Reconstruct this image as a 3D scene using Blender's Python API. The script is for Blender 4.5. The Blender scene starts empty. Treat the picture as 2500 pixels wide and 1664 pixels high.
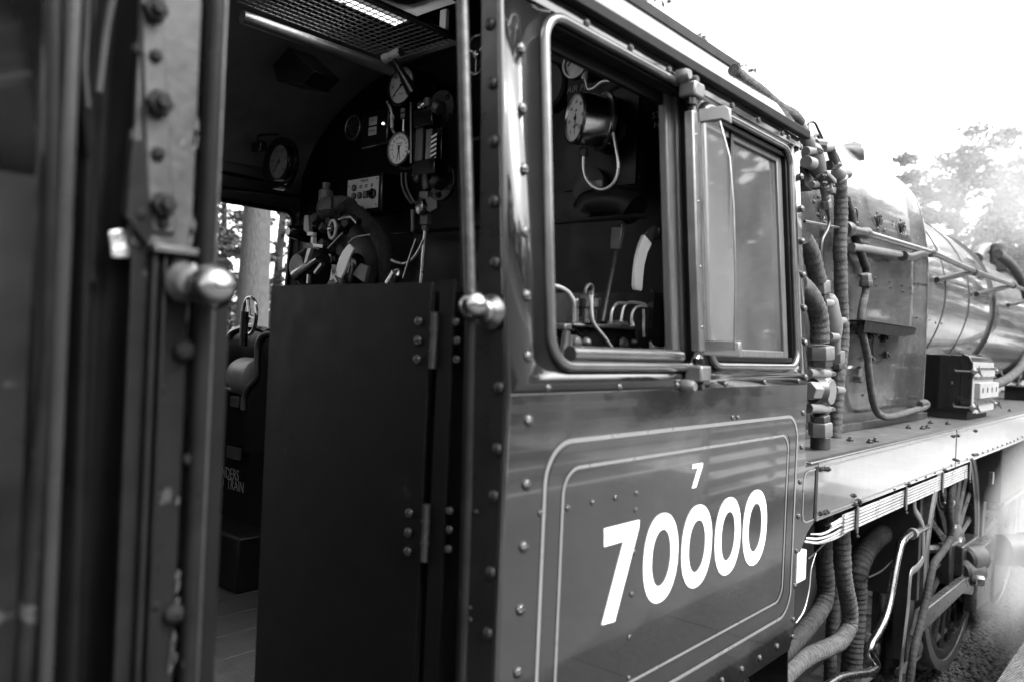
import bpy, bmesh, math, random
import numpy as np
from mathutils import Vector, Matrix, Quaternion, noise as mnoise
random.seed(7); np.random.seed(7)
SC = bpy.context.scene; COL = SC.collection
# ------------------------------------------------------------------ camera
# world: X forward along the locomotive, Y into it (cab side at Y = 0), Z up
FPX = 1944.0
CAM = Vector((0.0, -1.2, 2.74))
ax = Vector((1684, -72, -FPX)).normalized()
az = Vector((0.0445, 1.0, 0.0)); az = (az - ax * az.dot(ax)).normalized()
ay = az.cross(ax)
R3 = Matrix((ax, ay, az))            # camera -> world
cd = bpy.data.cameras.new('camera'); cam = bpy.data.objects.new('camera', cd); COL.objects.link(cam)
cam.matrix_world = Matrix.Translation(CAM) @ R3.to_4x4()
cd.sensor_width = 36.0; cd.lens = FPX / 2500 * 36.0
cd.clip_start = 0.02; cd.clip_end = 3000
cd.dof.use_dof = True; cd.dof.focus_distance = 3.9; cd.dof.aperture_fstop = 1.9
SC.camera = cam
# ------------------------------------------------------------------ world, sun, exposure
SUN_EL, SUN_AZ = math.radians(52), math.radians(285)      # azimuth measured from +X towards +Y
w = bpy.data.worlds.new('World'); SC.world = w; w.use_nodes = True
nt = w.node_tree; nt.nodes.clear()
sky = nt.nodes.new('ShaderNodeTexSky'); sky.sky_type = 'NISHITA'; sky.sun_disc = False
sky.sun_elevation = SUN_EL; sky.sun_rotation = math.pi / 2 - SUN_AZ
sky.air_density = 1.0; sky.dust_density = 3.0; sky.ozone_density = 0.0
bw = nt.nodes.new('ShaderNodeRGBToBW'); bg = nt.nodes.new('ShaderNodeBackground'); wo = nt.nodes.new('ShaderNodeOutputWorld')
nt.links.new(sky.outputs[0], bw.inputs[0]); nt.links.new(bw.outputs[0], bg.inputs[0]); nt.links.new(bg.outputs[0], wo.inputs[0])
bg.inputs[1].default_value = 0.15
sd = bpy.data.lights.new('sun', 'SUN'); sd.energy = 0.7; sd.angle = math.radians(12); sd.color = (1, 1, 1)
so = bpy.data.objects.new('sun', sd); COL.objects.link(so)
sv = Vector((math.cos(SUN_EL) * math.cos(SUN_AZ), math.cos(SUN_EL) * math.sin(SUN_AZ), math.sin(SUN_EL)))
so.rotation_euler = sv.to_track_quat('Z', 'Y').to_euler()
SC.view_settings.view_transform = 'Standard'; SC.view_settings.look = 'None'
SC.view_settings.exposure = 2.9; SC.view_settings.gamma = 1.0; SC.view_settings.use_curve_mapping = False
SC.render.engine = 'CYCLES'; SC.cycles.use_denoising = True
SC.cycles.max_bounces = 7; SC.cycles.diffuse_bounces = 3; SC.cycles.glossy_bounces = 4
SC.cycles.transparent_max_bounces = 12; SC.cycles.volume_bounces = 1; SC.cycles.sample_clamp_indirect = 4
SC.cycles.caustics_reflective = False; SC.cycles.caustics_refractive = False
SC.cycles.volume_step_rate = 3.0; SC.cycles.volume_max_steps = 64
# ------------------------------------------------------------------ measuring helpers
REG = {'A': (500, 0, 3.136), 'B': (500, 450, 3.136), 'C': (500, 950, 2.196), 'D': (0, 0, .94244), 'E': (1100, 0, 3.266),
       'F': (1250, 450, 2.851), 'G': (1100, 950, 2.196), 'H': (1600, 150, 3.92), 'I': (1900, 250, 3.92), 'J': (1900, 600, 3.137),
       'K': (1900, 1050, 2.553), 'L': (2200, 1350, 4.993), 'M': (2150, 1150, 5.226), 'N': (1960, 280, 5.6), 'O': (1960, 560, 2.905),
       'Q': (1350, 650, 6.273), 'R': (540, 700, 5.228), 'S': (2200, 830, 7.127), 'T': (820, 120, 3.565), 'U': (0, 0, 1.885),
       'V': (0, 832, 1.885), 'W': (0, 0, 1.0)}
LEAN = 0.082
def ray(reg, x, y):
    ox, oy, s = REG[reg]; u = ox + x / s; v = oy + y / s
    return R3 @ Vector(((u - 1250) / FPX, -(v - 832) / FPX, -1.0))
def hit(reg, x, y, X=None, Y=None, Z=None):
    """point of the plane X=, Y= or Z= seen at a measured spot of the photograph"""
    d = ray(reg, x, y)
    k = (X - CAM.x) / d.x if X is not None else (Y - CAM.y) / d.y if Y is not None else (Z - CAM.z) / d.z
    return CAM + d * k
ZW = hit('W', 1300, 960, Y=0).z
def hitU(reg, x, y, off=0.0):
    """point of the leaning upper cab side (off = metres outwards)"""
    d = ray(reg, x, y); k = (LEAN * (CAM.z - ZW) - off - CAM.y) / (d.y - LEAN * d.z)
    return CAM + d * k
def hits(reg, pts, **kw): return [hit(reg, p[0], p[1], **kw) for p in pts]
# ------------------------------------------------------------------ materials (all greys: a monochrome place)
MATS = {}
def mat(name, v, rough=.5, metal=0.0, var=.25, vscale=6.0, bump=.0, bscale=20.0, coat=0.0, rvar=.15, spec=.5, stretch=None,
        wave=None, undul=0.0, uscale=2.0, chips=None):
    m = bpy.data.materials.new(name); m.use_nodes = True; n = m.node_tree; N = n.nodes; L = n.links
    b = N['Principled BSDF']; tc = N.new('ShaderNodeTexCoord'); mp = N.new('ShaderNodeMapping'); L.new(tc.outputs['Object'], mp.inputs[0])
    if stretch: mp.inputs['Scale'].default_value = stretch
    nz = N.new('ShaderNodeTexNoise'); nz.inputs['Scale'].default_value = vscale; nz.inputs['Detail'].default_value = 6
    nz.inputs['Roughness'].default_value = .65
    L.new(mp.outputs[0], nz.inputs[0])
    r = N.new('ShaderNodeMapRange'); r.inputs['From Min'].default_value = .3; r.inputs['From Max'].default_value = .7
    r.inputs['To Min'].default_value = v * (1 - var); r.inputs['To Max'].default_value = v * (1 + var); L.new(nz.outputs[0], r.inputs[0])
    src = r.outputs[0]
    if chips:
        cn = N.new('ShaderNodeTexNoise'); cn.inputs['Scale'].default_value = chips[1]; cn.inputs['Detail'].default_value = 8; L.new(tc.outputs['Object'], cn.inputs[0])
        cr = N.new('ShaderNodeMapRange'); cr.inputs['From Min'].default_value = chips[2]; cr.inputs['From Max'].default_value = chips[2] + .04
        L.new(cn.outputs[0], cr.inputs[0])
        mx = N.new('ShaderNodeMix'); mx.inputs[3].default_value = chips[0]; L.new(cr.outputs[0], mx.inputs[0]); L.new(src, mx.inputs[2])
        mx.inputs[3].default_value = chips[0]; src = mx.outputs[0]
    L.new(src, b.inputs['Base Color'])
    rr = N.new('ShaderNodeMapRange'); rr.inputs['From Min'].default_value = .3; rr.inputs['From Max'].default_value = .7
    rr.inputs['To Min'].default_value = max(.02, rough * (1 - rvar)); rr.inputs['To Max'].default_value = min(1, rough * (1 + rvar))
    n2 = N.new('ShaderNodeTexNoise'); n2.inputs['Scale'].default_value = vscale * 2.3; n2.inputs['Detail'].default_value = 5; L.new(mp.outputs[0], n2.inputs[0])
    L.new(n2.outputs[0], rr.inputs[0]); L.new(rr.outputs[0], b.inputs['Roughness'])
    b.inputs['Metallic'].default_value = metal; b.inputs['Specular IOR Level'].default_value = spec
    if coat: b.inputs['Coat Weight'].default_value = coat; b.inputs['Coat Roughness'].default_value = .04
    prev = None
    if undul:
        u = N.new('ShaderNodeTexNoise'); u.inputs['Scale'].default_value = uscale; u.inputs['Detail'].default_value = 2.2; L.new(tc.outputs['Object'], u.inputs[0])
        ub = N.new('ShaderNodeBump'); ub.inputs['Strength'].default_value = 1.0; ub.inputs['Distance'].default_value = undul
        L.new(u.outputs[0], ub.inputs['Height']); prev = ub
    if wave:
        wv = N.new('ShaderNodeTexWave'); wv.wave_type = 'BANDS'; wv.inputs['Scale'].default_value = wave[0]; wv.inputs['Distortion'].default_value = wave[2]
        wv.inputs['Detail'].default_value = 3; wv.bands_direction = wave[3] if len(wave) > 3 else 'Z'; L.new(mp.outputs[0], wv.inputs[0])
        wb = N.new('ShaderNodeBump'); wb.inputs['Distance'].default_value = wave[1]; L.new(wv.outputs[0], wb.inputs['Height'])
        if prev: L.new(prev.outputs[0], wb.inputs['Normal'])
        prev = wb
    if bump:
        n3 = N.new('ShaderNodeTexNoise'); n3.inputs['Scale'].default_value = bscale; n3.inputs['Detail'].default_value = 6; L.new(mp.outputs[0], n3.inputs[0])
        bb = N.new('ShaderNodeBump'); bb.inputs['Distance'].default_value = bump; L.new(n3.outputs[0], bb.inputs['Height'])
        if prev: L.new(prev.outputs[0], bb.inputs['Normal'])
        prev = bb
    if prev: L.new(prev.outputs[0], b.inputs['Normal'])
    MATS[name] = m; return m
paint = mat('locomotive_paint', .008, .10, var=.25, vscale=3, coat=.7, undul=.013, uscale=2.0, rvar=.5, bump=.0002, bscale=90)
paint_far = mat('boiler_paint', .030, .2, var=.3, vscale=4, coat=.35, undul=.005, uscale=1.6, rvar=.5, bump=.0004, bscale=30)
worn = mat('worn_tender_paint', .007, .32, var=.35, vscale=9, bump=.001, bscale=35, spec=.13, chips=(.03, 20, .65))
dark = mat('cab_interior_paint', .004, .4, spec=.15, var=.4, vscale=5, bump=.0006, bscale=25)
cream = mat('cab_lining_paint', .13, .5, var=.3, vscale=4, bump=.0005, bscale=14)
black = mat('black_gloss_fitting', .005, .22, var=.3, vscale=10, bump=.0004, bscale=40)
doorp = mat('door_paint', .004, .5, spec=.12, var=.25, vscale=5, bump=.0003, bscale=40, chips=(.012, 9, .68))
blackm = mat('matt_black_iron', .009, .6, var=.4, vscale=9, bump=.001, bscale=30)
iron = mat('oily_iron', .05, .42, metal=.5, var=.35, vscale=12, bump=.001, bscale=40)
casting = mat('painted_casting', .1, .45, var=.25, vscale=15, bump=.0008, bscale=60)
steel = mat('polished_steel', .28, .26, metal=1, var=.15, vscale=14, bump=.0003, bscale=30)
steel2 = mat('dull_steel_rail', .2, .36, metal=1, var=.2, vscale=20, bump=.0003, bscale=60)
copper = mat('copper_pipe', .6, .3, metal=.7, var=.2, vscale=9)
barrelp = mat('barrel_paint_lit', .09, .16, var=.3, vscale=4, coat=.6, undul=.005, uscale=1.6, rvar=.5)  # boiler paint lightened to stand in for light reflected onto the barrel
brass = mat('brass_fitting', .55, .2, metal=1, var=.2, vscale=18)
gauge_case = mat('gauge_case_metal', .4, .2, metal=1, var=.2, vscale=9)
lag = mat('lagging_cloth', .055, .85, var=.5, vscale=26, bump=.006, bscale=150, spec=.25)
lagd = mat('sooty_lagging_cloth', .018, .8, var=.5, vscale=24, bump=.006, bscale=150, spec=.3)
white = mat('white_numeral_paint', .82, .35, var=.03)
lining = mat('lining_paint', .13, .3, var=.08)
lineblk = mat('lining_black', .012, .12, coat=.5, var=.1, undul=.013, uscale=2.0)
dialw = mat('dial_enamel', .7, .35, var=.05)
platew = mat('engraved_plate', .45, .4, var=.12)
ink = mat('black_ink', .006, .5)
wood = mat('window_frame_wood', .07, .4, var=.35, vscale=6, stretch=(12, 12, 1), bump=.0015, bscale=22)
boards = mat('cab_floor_wood', .014, .7, var=.4, vscale=5, stretch=(1, 14, 14), bump=.002, bscale=18)
beadm = mat('window_bead_metal', .09, .2, metal=.55, var=.3, vscale=10, coat=.8)
flangep = mat('flange_paint', .014, .3, var=.25, vscale=6, bump=.0004, bscale=40, spec=.4, chips=(.05, 20, .72))
sheetp = mat('curved_sheet_paint', .008, .12, coat=.8, var=.3, undul=.01)
railp = mat('worn_handrail', .06, .34, metal=.8, var=.4, vscale=22, bump=.0006, bscale=60)
bracket_m = mat('deflector_aluminium', .2, .35, metal=.7, var=.15, vscale=14, bump=.0005, bscale=50)
pillarp = mat('lit_pillar_paint', .028, .4, spec=.35, var=.45, vscale=14, bump=.0012, bscale=40, chips=(.07, 24, .68))  # chipped tender paint, lightened: light on the upper pillar put into its colour
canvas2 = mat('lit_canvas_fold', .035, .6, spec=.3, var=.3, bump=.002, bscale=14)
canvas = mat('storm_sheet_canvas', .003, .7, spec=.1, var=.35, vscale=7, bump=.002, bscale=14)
tape = mat('foil_tape', .7, .25, metal=1, var=.3, vscale=30, bump=.004, bscale=22)
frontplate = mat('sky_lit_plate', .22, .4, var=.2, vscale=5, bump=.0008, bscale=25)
clad = mat('ash_pan_plate', .12, .38, metal=.55, var=.3, vscale=4, stretch=(3, 3, .8), bump=.0008, bscale=20, undul=.006)
plate_top = mat('running_plate_top', .07, .38, var=.4, vscale=6, bump=.001, bscale=30, coat=.2)
valm = mat('valance_paint', .06, .12, var=.2, vscale=5, coat=.9, undul=.003, uscale=3, stretch=(2, 1, .5), rvar=.5)
wheelm = mat('wheel_paint', .013, .3, var=.3, vscale=8, coat=.3)
tyrem = mat('tyre_steel', .2, .35, metal=.9, var=.3, vscale=14)
rodm = mat('coupling_rod_steel', .2, .3, metal=.9, var=.15, vscale=9)
barkm = mat('tree_bark', .05, .9, var=.5, vscale=9, stretch=(5, 5, 1), bump=.03, bscale=8)
concrete = mat('platform_concrete', .075, .85, var=.45, vscale=9, stretch=(1, 6, 1), bump=.008, bscale=14, wave=(9, .01, 3.0, 'DIAGONAL'))
paving = mat('pale_reflection_paving', .42, .8, var=.25, vscale=5, bump=.004, bscale=30)
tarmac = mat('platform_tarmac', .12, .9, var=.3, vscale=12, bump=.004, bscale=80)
fencem = mat('fence_paint', .7, .6, var=.15)
railm = mat('rail_steel', .3, .4, metal=.8, var=.3)
sleeperm = mat('sleeper_wood', .07, .85, var=.4, bump=.006, bscale=20, stretch=(1, 8, 8))
stonem = mat('ballast_stone', .05, .9, var=.5, vscale=4, bump=.004, bscale=30)
soilm = mat('ground_soil', .05, .95, var=.4, vscale=2, bump=.02, bscale=9)
def leafmat(name, v):
    m = mat(name, v, .6, var=.5, vscale=1.3)
    b = m.node_tree.nodes['Principled BSDF']; b.inputs['Subsurface Weight'].default_value = 0
    return m
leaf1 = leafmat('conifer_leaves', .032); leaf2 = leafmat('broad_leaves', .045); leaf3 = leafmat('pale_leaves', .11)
def glassmat(name, dirt, dv, tint=.97):
    m = bpy.data.materials.new(name); m.use_nodes = True; n = m.node_tree; N = n.nodes; L = n.links; N.clear()
    o = N.new('ShaderNodeOutputMaterial'); t = N.new('ShaderNodeBsdfTransparent'); t.inputs[0].default_value = (tint, tint, tint, 1)
    g = N.new('ShaderNodeBsdfGlossy'); g.inputs['Roughness'].default_value = .03
    f = N.new('ShaderNodeFresnel'); f.inputs[0].default_value = 1.5; mx = N.new('ShaderNodeMixShader')
    L.new(f.outputs[0], mx.inputs[0]); L.new(t.outputs[0], mx.inputs[1]); L.new(g.outputs[0], mx.inputs[2])
    d = N.new('ShaderNodeBsdfDiffuse'); d.inputs[0].default_value = (dv, dv, dv, 1)
    tc = N.new('ShaderNodeTexCoord'); mp = N.new('ShaderNodeMapping'); mp.inputs['Scale'].default_value = (1, 1, .45); nz = N.new('ShaderNodeTexNoise'); nz.inputs['Scale'].default_value = 5; nz.inputs['Detail'].default_value = 9
    L.new(tc.outputs['Object'], mp.inputs[0]); L.new(mp.outputs[0], nz.inputs[0]); r = N.new('ShaderNodeMapRange'); r.inputs['From Min'].default_value = .3; r.inputs['From Max'].default_value = .75
    r.inputs['To Min'].default_value = dirt * .55; r.inputs['To Max'].default_value = min(1, dirt * 1.6); L.new(nz.outputs[0], r.inputs[0])
    m2 = N.new('ShaderNodeMixShader'); L.new(r.outputs[0], m2.inputs[0]); L.new(mx.outputs[0], m2.inputs[1]); L.new(d.outputs[0], m2.inputs[2])
    L.new(m2.outputs[0], o.inputs[0]); return m
glass_dirty = glassmat('dirty_window_glass', .15, .22)
glass_clear = glassmat('clear_glass', .04, .5)
glass_defl = glassmat('deflector_glass', .02, .2)
# ------------------------------------------------------------------ object helpers
WL = {}                                   # world origin of every object that can be a parent
def _link(o, parent, wl):
    COL.objects.link(o); WL[o.name] = Vector(wl)
    o.location = Vector(wl) - (WL[parent.name] if parent else Vector((0, 0, 0))); o.parent = parent
    return o
def thing(name, label, cat, loc, group=None):
    o = bpy.data.objects.new(name, None); o.empty_display_size = .1; _link(o, None, loc)
    o['label'] = label; o['category'] = cat
    if group: o['group'] = group
    return o
def tag(o, label=None, cat=None, group=None, kind=None):
    if label: o['label'] = label
    if cat: o['category'] = cat
    if group: o['group'] = group
    if kind: o['kind'] = kind
    return o
class MB:
    def __init__(s): s.v = []; s.f = []
    def add(s, vs, fs):
        b = len(s.v); s.v += [Vector(v) for v in vs]; s.f += [tuple(i + b for i in f) for f in fs]; return s
    def box(s, a, b):
        x0, x1 = sorted((a[0], b[0])); y0, y1 = sorted((a[1], b[1])); z0, z1 = sorted((a[2], b[2]))
        return s.add([(x0, y0, z0), (x1, y0, z0), (x1, y1, z0), (x0, y1, z0), (x0, y0, z1), (x1, y0, z1), (x1, y1, z1), (x0, y1, z1)],
                     [(0, 3, 2, 1), (4, 5, 6, 7), (0, 1, 5, 4), (1, 2, 6, 5), (2, 3, 7, 6), (3, 0, 4, 7)])
    def prism(s, loop, ext):
        """closed loop of 3D points pushed along ext"""
        n = len(loop); e = Vector(ext); L = [Vector(p) for p in loop]
        return s.add(L + [p + e for p in L], [tuple(range(n))[::-1], tuple(range(n, 2 * n))] + [(i, (i + 1) % n, n + (i + 1) % n, n + i) for i in range(n)])
    def tube(s, pts, r, n=12, closed=False, caps=True, flat=1.0, updir=None):
        pts = [Vector(p) for p in pts]; m = len(pts); rs = r if isinstance(r, (list, tuple)) else [r] * m
        vs = []; up = None
        for i, p in enumerate(pts):
            if closed: t = (pts[(i + 1) % m] - pts[i - 1]).normalized()
            else: t = (pts[min(i + 1, m - 1)] - pts[max(i - 1, 0)]).normalized()
            if updir is not None: a = Vector(updir); a = (a - t * a.dot(t)).normalized()
            elif up is None:
                a = Vector((0, 0, 1)) if abs(t.z) < .9 else Vector((0, 1, 0)); a = (a - t * a.dot(t)).normalized()
            else: a = (up - t * up.dot(t)).normalized()
            up = a; c = t.cross(a)
            for k in range(n):
                q = 2 * math.pi * k / n; vs.append(p + a * (math.cos(q) * rs[i]) + c * (math.sin(q) * rs[i] * flat))
        fs = []
        for i in range(m if closed else m - 1):
            for k in range(n):
                j = (i + 1) % m; fs.append((i * n + k, i * n + (k + 1) % n, j * n + (k + 1) % n, j * n + k))
        if caps and not closed: fs += [tuple(range(n))[::-1], tuple(range((m - 1) * n, m * n))]
        return s.add(vs, fs)
    def lathe(s, o, axis, prof, n=24, rot=0.0):
        """prof = [(distance along axis, radius)]"""
        o = Vector(o); t = Vector(axis).normalized(); a = Vector((0, 0, 1)) if abs(t.z) < .9 else Vector((1, 0, 0)); a = (a - t * a.dot(t)).normalized(); c = t.cross(a)
        vs = []; fs = []
        for (d, r) in prof:
            for k in range(n):
                q = 2 * math.pi * k / n + rot; vs.append(o + t * d + a * (math.cos(q) * r) + c * (math.sin(q) * r))
        m = len(prof)
        for i in range(m - 1):
            for k in range(n): fs.append((i * n + k, i * n + (k + 1) % n, (i + 1) * n + (k + 1) % n, (i + 1) * n + k))
        if prof[0] != prof[-1]: fs += [tuple(range(n))[::-1], tuple(range((m - 1) * n, m * n))]
        return s.add(vs, fs)
    def nut(s, o, axis, r, h, rot=0.0): return s.lathe(o, axis, [(0, r * .96), (h * .12, r), (h * .85, r), (h, r * .86)], 6, rot)
    def ribbon(s, loop, nrm, w, off, closed=True):
        """flat painted strip following a loop, off metres above the sheet"""
        L = [Vector(p) for p in loop]; n = len(L); nn = Vector(nrm).normalized(); vs = []
        for i in range(n):
            t = (L[(i + 1) % n] - L[i - 1]) if closed else (L[min(i + 1, n - 1)] - L[max(0, i - 1)])
            c = t.cross(nn).normalized(); vs += [L[i] + c * w / 2 + nn * off, L[i] - c * w / 2 + nn * off]
        return s.add(vs, [(2 * i, 2 * i + 1, 2 * ((i + 1) % n) + 1, 2 * ((i + 1) % n)) for i in range(n if closed else n - 1)])
    def build(s, name, m, parent=None, bevel=0.0, sharp=38, segs=2, kind=None, label=None, recalc=True, solid=0.0):
        c = sum(s.v, Vector()) / max(1, len(s.v)); me = bpy.data.meshes.new(name)
        me.from_pydata([v - c for v in s.v], [], s.f)
        if recalc:
            bm = bmesh.new(); bm.from_mesh(me); bmesh.ops.recalc_face_normals(bm, faces=bm.faces); bm.to_mesh(me); bm.free()
        me.materials.append(m); me.shade_smooth(); me.set_sharp_from_angle(angle=math.radians(sharp))
        o = bpy.data.objects.new(name, me); _link(o, parent, c)
        if solid: md = o.modifiers.new('thickness', 'SOLIDIFY'); md.thickness = solid; md.offset = -1
        if bevel: md = o.modifiers.new('bevel', 'BEVEL'); md.width = bevel; md.segments = segs; md.limit_method = 'ANGLE'; md.angle_limit = math.radians(40)
        if kind: o['kind'] = kind
        if label: o['label'] = label
        return o
def smooth(pts, per=8, closed=False):
    """Catmull-Rom through points"""
    P = [Vector(p) for p in pts]; n = len(P); out = []
    for i in range(n if closed else n - 1):
        p0 = P[i - 1] if (i > 0 or closed) else P[0] * 2 - P[1]; p1 = P[i]; p2 = P[(i + 1) % n]
        p3 = P[(i + 2) % n] if (i + 2 < n or closed) else P[-1] * 2 - P[-2]
        for k in range(per):
            t = k / per; out.append(.5 * ((2 * p1) + (p2 - p0) * t + (2 * p0 - 5 * p1 + 4 * p2 - p3) * t * t + (3 * p1 - p0 - 3 * p2 + p3) * t ** 3))
    if not closed: out.append(P[-1])
    return out
def resample(pts, step):
    out = [pts[0].copy()]; acc = 0.0
    for a, b in zip(pts, pts[1:]):
        d = (b - a).length; t = step - acc
        while t <= d: out.append(a.lerp(b, t / d)); t += step
        acc = (acc + d) % step
    return out
def rrect(x0, x1, z0, z1, r, seg=6):
    out = []
    for cx, cz, a0 in ((x1 - r, z1 - r, 0), (x0 + r, z1 - r, 90), (x0 + r, z0 + r, 180), (x1 - r, z0 + r, 270)):
        for k in range(seg + 1):
            a = math.radians(a0 + 90 * k / seg); out.append((cx + r * math.cos(a), cz + r * math.sin(a)))
    return out
_dome = {}
def head_mesh(kind, m):
    k = (kind, m.name)
    if k not in _dome:
        b = MB()
        if kind == 'dome': b.lathe((0, 0, 0), (0, 0, 1), [(0, 1), (.18, .985), (.4, .86), (.58, .62), (.68, .32), (.7, .05)], 14)
        elif kind == 'hex':
            b.nut((0, 0, 0), (0, 0, 1), 1, .75); b.lathe((0, 0, .7), (0, 0, 1), [(0, .5), (.5, .5), (.6, .4)], 8)
        me = bpy.data.meshes.new('rivet' if kind == 'dome' else 'bolt'); me.from_pydata(b.v, [], b.f); me.materials.append(m); me.shade_smooth(); me.set_sharp_from_angle(angle=math.radians(38))
        _dome[k] = me
    return _dome[k]
def rivet(parent, p, nrm, r, m, kind='dome', name=None, rot=0.0):
    o = bpy.data.objects.new(name or ('rivet' if kind == 'dome' else 'bolt'), head_mesh(kind, m)); _link(o, parent, p)
    o.rotation_mode = 'QUATERNION'; o.rotation_quaternion = Vector(nrm).to_track_quat('Z', 'Y') @ Quaternion((0, 0, 1), rot); o.scale = (r, r, r); return o
def pipe(name, pts, r, m, parent, n=12, per=8, **kw): return MB().tube(smooth(pts, per), r, n).build(name, m, parent, **kw)
def hose(name, pts, r, m, parent, step=.006, band=.034, amp=.10, n=18, seed=0):
    """pipe wrapped in overlapping bands of cloth"""
    P = resample(smooth(pts, 10), step); rs = []
    for i in range(len(P)):
        s = i * step; w0 = mnoise.noise(Vector((s * 5, seed * 3.1, 0))); ph = ((s + .018 * w0) / band) % 1.0
        rs.append(r * (1 + amp * (ph - .5) + .04 * mnoise.noise(Vector((s * 14, seed, 2))) - (amp * 1.0 if ph > .9 else 0)))
    b = MB().tube(P, rs, n)
    for i, v in enumerate(b.v[:]):                      # slight lumpiness
        j = min(i // n, len(P) - 1); d = v - P[j]
        b.v[i] = P[j] + d * (1 + .05 * mnoise.noise(v * 28 + Vector((seed, 0, 0))))
    return b.build(name, m, parent, sharp=60)
def text(parent, s, size, o, right, up, m, name='lettering', extr=.0006, align='CENTER', sx=1.0, shear=0.0):
    cu = bpy.data.curves.new('t', 'FONT'); cu.body = s; cu.size = size; cu.align_x = align; cu.align_y = 'CENTER'; cu.extrude = extr; cu.shear = shear
    cu.resolution_u = 2
    t = bpy.data.objects.new('t', cu); me = bpy.data.meshes.new_from_object(t); bpy.data.objects.remove(t)
    R = Vector(right).normalized(); U = Vector(up).normalized(); W = R.cross(U)
    M = Matrix((R * sx, U, W)).transposed().to_4x4(); me.transform(M); me.materials.clear(); me.materials.append(m); me.name = name
    ob = bpy.data.objects.new(name, me); _link(ob, parent, o); return ob
def plate_holes(outer, holes, name, m, parent, thick):
    bm = bmesh.new(); ed = []
    for lp in [outer] + holes:
        vs = [bm.verts.new(p) for p in lp]
        for i in range(len(vs)): ed.append(bm.edges.new((vs[i], vs[(i + 1) % len(vs)])))
    bmesh.ops.triangle_fill(bm, use_beauty=True, use_dissolve=False, edges=ed)
    nn = Vector((0, -1, 0))
    for f in bm.faces:
        f.normal_update()
        if f.normal.dot(nn) < 0: f.normal_flip()
    bm.verts.index_update(); b = MB(); b.v = [v.co.copy() for v in bm.verts]; b.f = [tuple(v.index for v in f.verts) for f in bm.faces]; bm.free()
    return b.build(name, m, parent, recalc=False, solid=thick)
# ================================================================== LARGE STRUCTURE: the locomotive shell
XL = hit('W', 1243, 900, Y=0).x; XR = hit('W', 1972, 930, Y=0).x       # rear and front edge of the cab side
YC = 1.40                                                              # centre line of the engine
RAIL = 0.28; PLAT = 1.195
loco = thing('steam_locomotive', 'dark riveted steam locomotive numbered 70000, cab windows open, standing at the platform', 'locomotive', (5, YC, RAIL))
def UP(x, z, off=0.0): return Vector((x, LEAN * (z - ZW) - off, z))
NU = Vector((0, -1, -0.0)); NU = Vector((0, -1, LEAN)).normalized(); NL = Vector((0, -1, 0))
# gutter height on the leaning side
ga = hitU('W', 1372, -4); gb = hitU('W', 1960, 337); ZG = (ga.z + gb.z) / 2
print('XL,XR,ZW,ZG', XL, XR, ZW, ga.z, gb.z)
# windows as rectangles of the leaning sheet
w1 = dict(x0=hitU('W', 1338, 600).x, x1=hitU('W', 1696, 600).x, z0=hitU('W', 1500, 893).z, z1=(hitU('W', 1406, 67).z + hitU('W', 1620, 190).z) / 2)
w2 = dict(x0=hitU('W', 1722, 600).x, x1=hitU('W', 1934, 600).x, z0=hitU('W', 1850, 893).z, z1=(hitU('W', 1733, 260).z + hitU('W', 1886, 351).z) / 2)
print('w1', w1, 'w2', w2)
def wloop(w, g, r, off=0.0, seg=8):
    return [UP(x, z, off) for x, z in rrect(w['x0'] - g, w['x1'] + g, w['z0'] - g, w['z1'] + g, r, seg)]
cab_up = plate_holes([UP(XL, ZW), UP(XR, ZW), UP(XR, ZG), UP(XL, ZG)], [wloop(w1, 0, .07), wloop(w2, 0, .06)], 'upper_side_sheet', paint, loco, .008)
# lower sheet: outline in X/Z, front edge with the notch of the running plate, cut away below
ZF = hit('W', 2013, 1122, Y=0).z                       # running plate height
ZVB = hit('W', 2200, 1191, Y=0).z                      # underside of valance
XB = hit('W', 1941, 1440, Y=0).x; ZB = hit('W', 1880, 1617, Y=0).z
low = [(XL, ZW), (XR, ZW), (XR, ZF + .06), (XR + .02, ZF + .02), (XR + .06, ZF), (XR + .16, ZF), (XR + .16, ZVB + .01),
       (XR + .07, ZVB - .03), (XR + .01, ZVB - .09), (XB, ZVB - .16), (XB, ZB + .05), (XB - .03, ZB), (XL, ZB)]
b = MB(); b.prism([(x, 0.0, z) for x, z in low], (0, .008, 0))
cab_low = b.build('lower_side_sheet', paint, loco, bevel=.0015)
# cab corner: rounded vertical edge between side sheet and rear flange
path = [Vector((XL + .004, .006, ZB))] + [Vector((XL + .004, .006, ZW))] + [UP(XL + .004, ZG - .02, -.006)]
MB().tube(path, .009, 10).build('corner_beading', paint, loco)
# rear flange (faces the tender)
YI = hit('W', 1176, 480, X=XL).y; YI2 = hit('W', 1142, 1000, X=XL).y
fl = [(.008, ZB), (.008, ZW)] + [(LEAN * (ZG - ZW) * k / 4 + .008, ZW + (ZG - ZW) * k / 4) for k in range(1, 5)]
zf = hit('W', 1176, 600, X=XL).z; zf2 = hit('W', 1142, 700, X=XL).z
fl += [(YI + .1 + .0, ZG + .1), (YI + .03, ZG - .08), (YI, zf), (YI + .012, (zf * 2 + zf2) / 3), (YI2 - .02, zf2 + .02), (YI2, zf2 - .02), (YI2, ZB)]
rear = MB().prism([(XL, y, z) for y, z in fl], (.010, 0, 0)).build('rear_flange', flangep, loco, bevel=.002)
for x, y in [(1197, 60), (1203, 204), (1206, 345), (1207, 492), (1210, 642), (1220, 945), (1216, 1095), (1207, 1210), (1200, 1396), (1193, 1545)]:
    rivet(rear, hit('W', x, y, X=XL), (-1, 0, 0), .0155, flangep)
for reg, x, y in (('C', 1455, 657), ('C', 1420, 1172), ('C', 1422, 1234)): rivet(rear, hit(reg, x, y, X=XL), (-1, 0, 0), .008, flangep)
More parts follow.
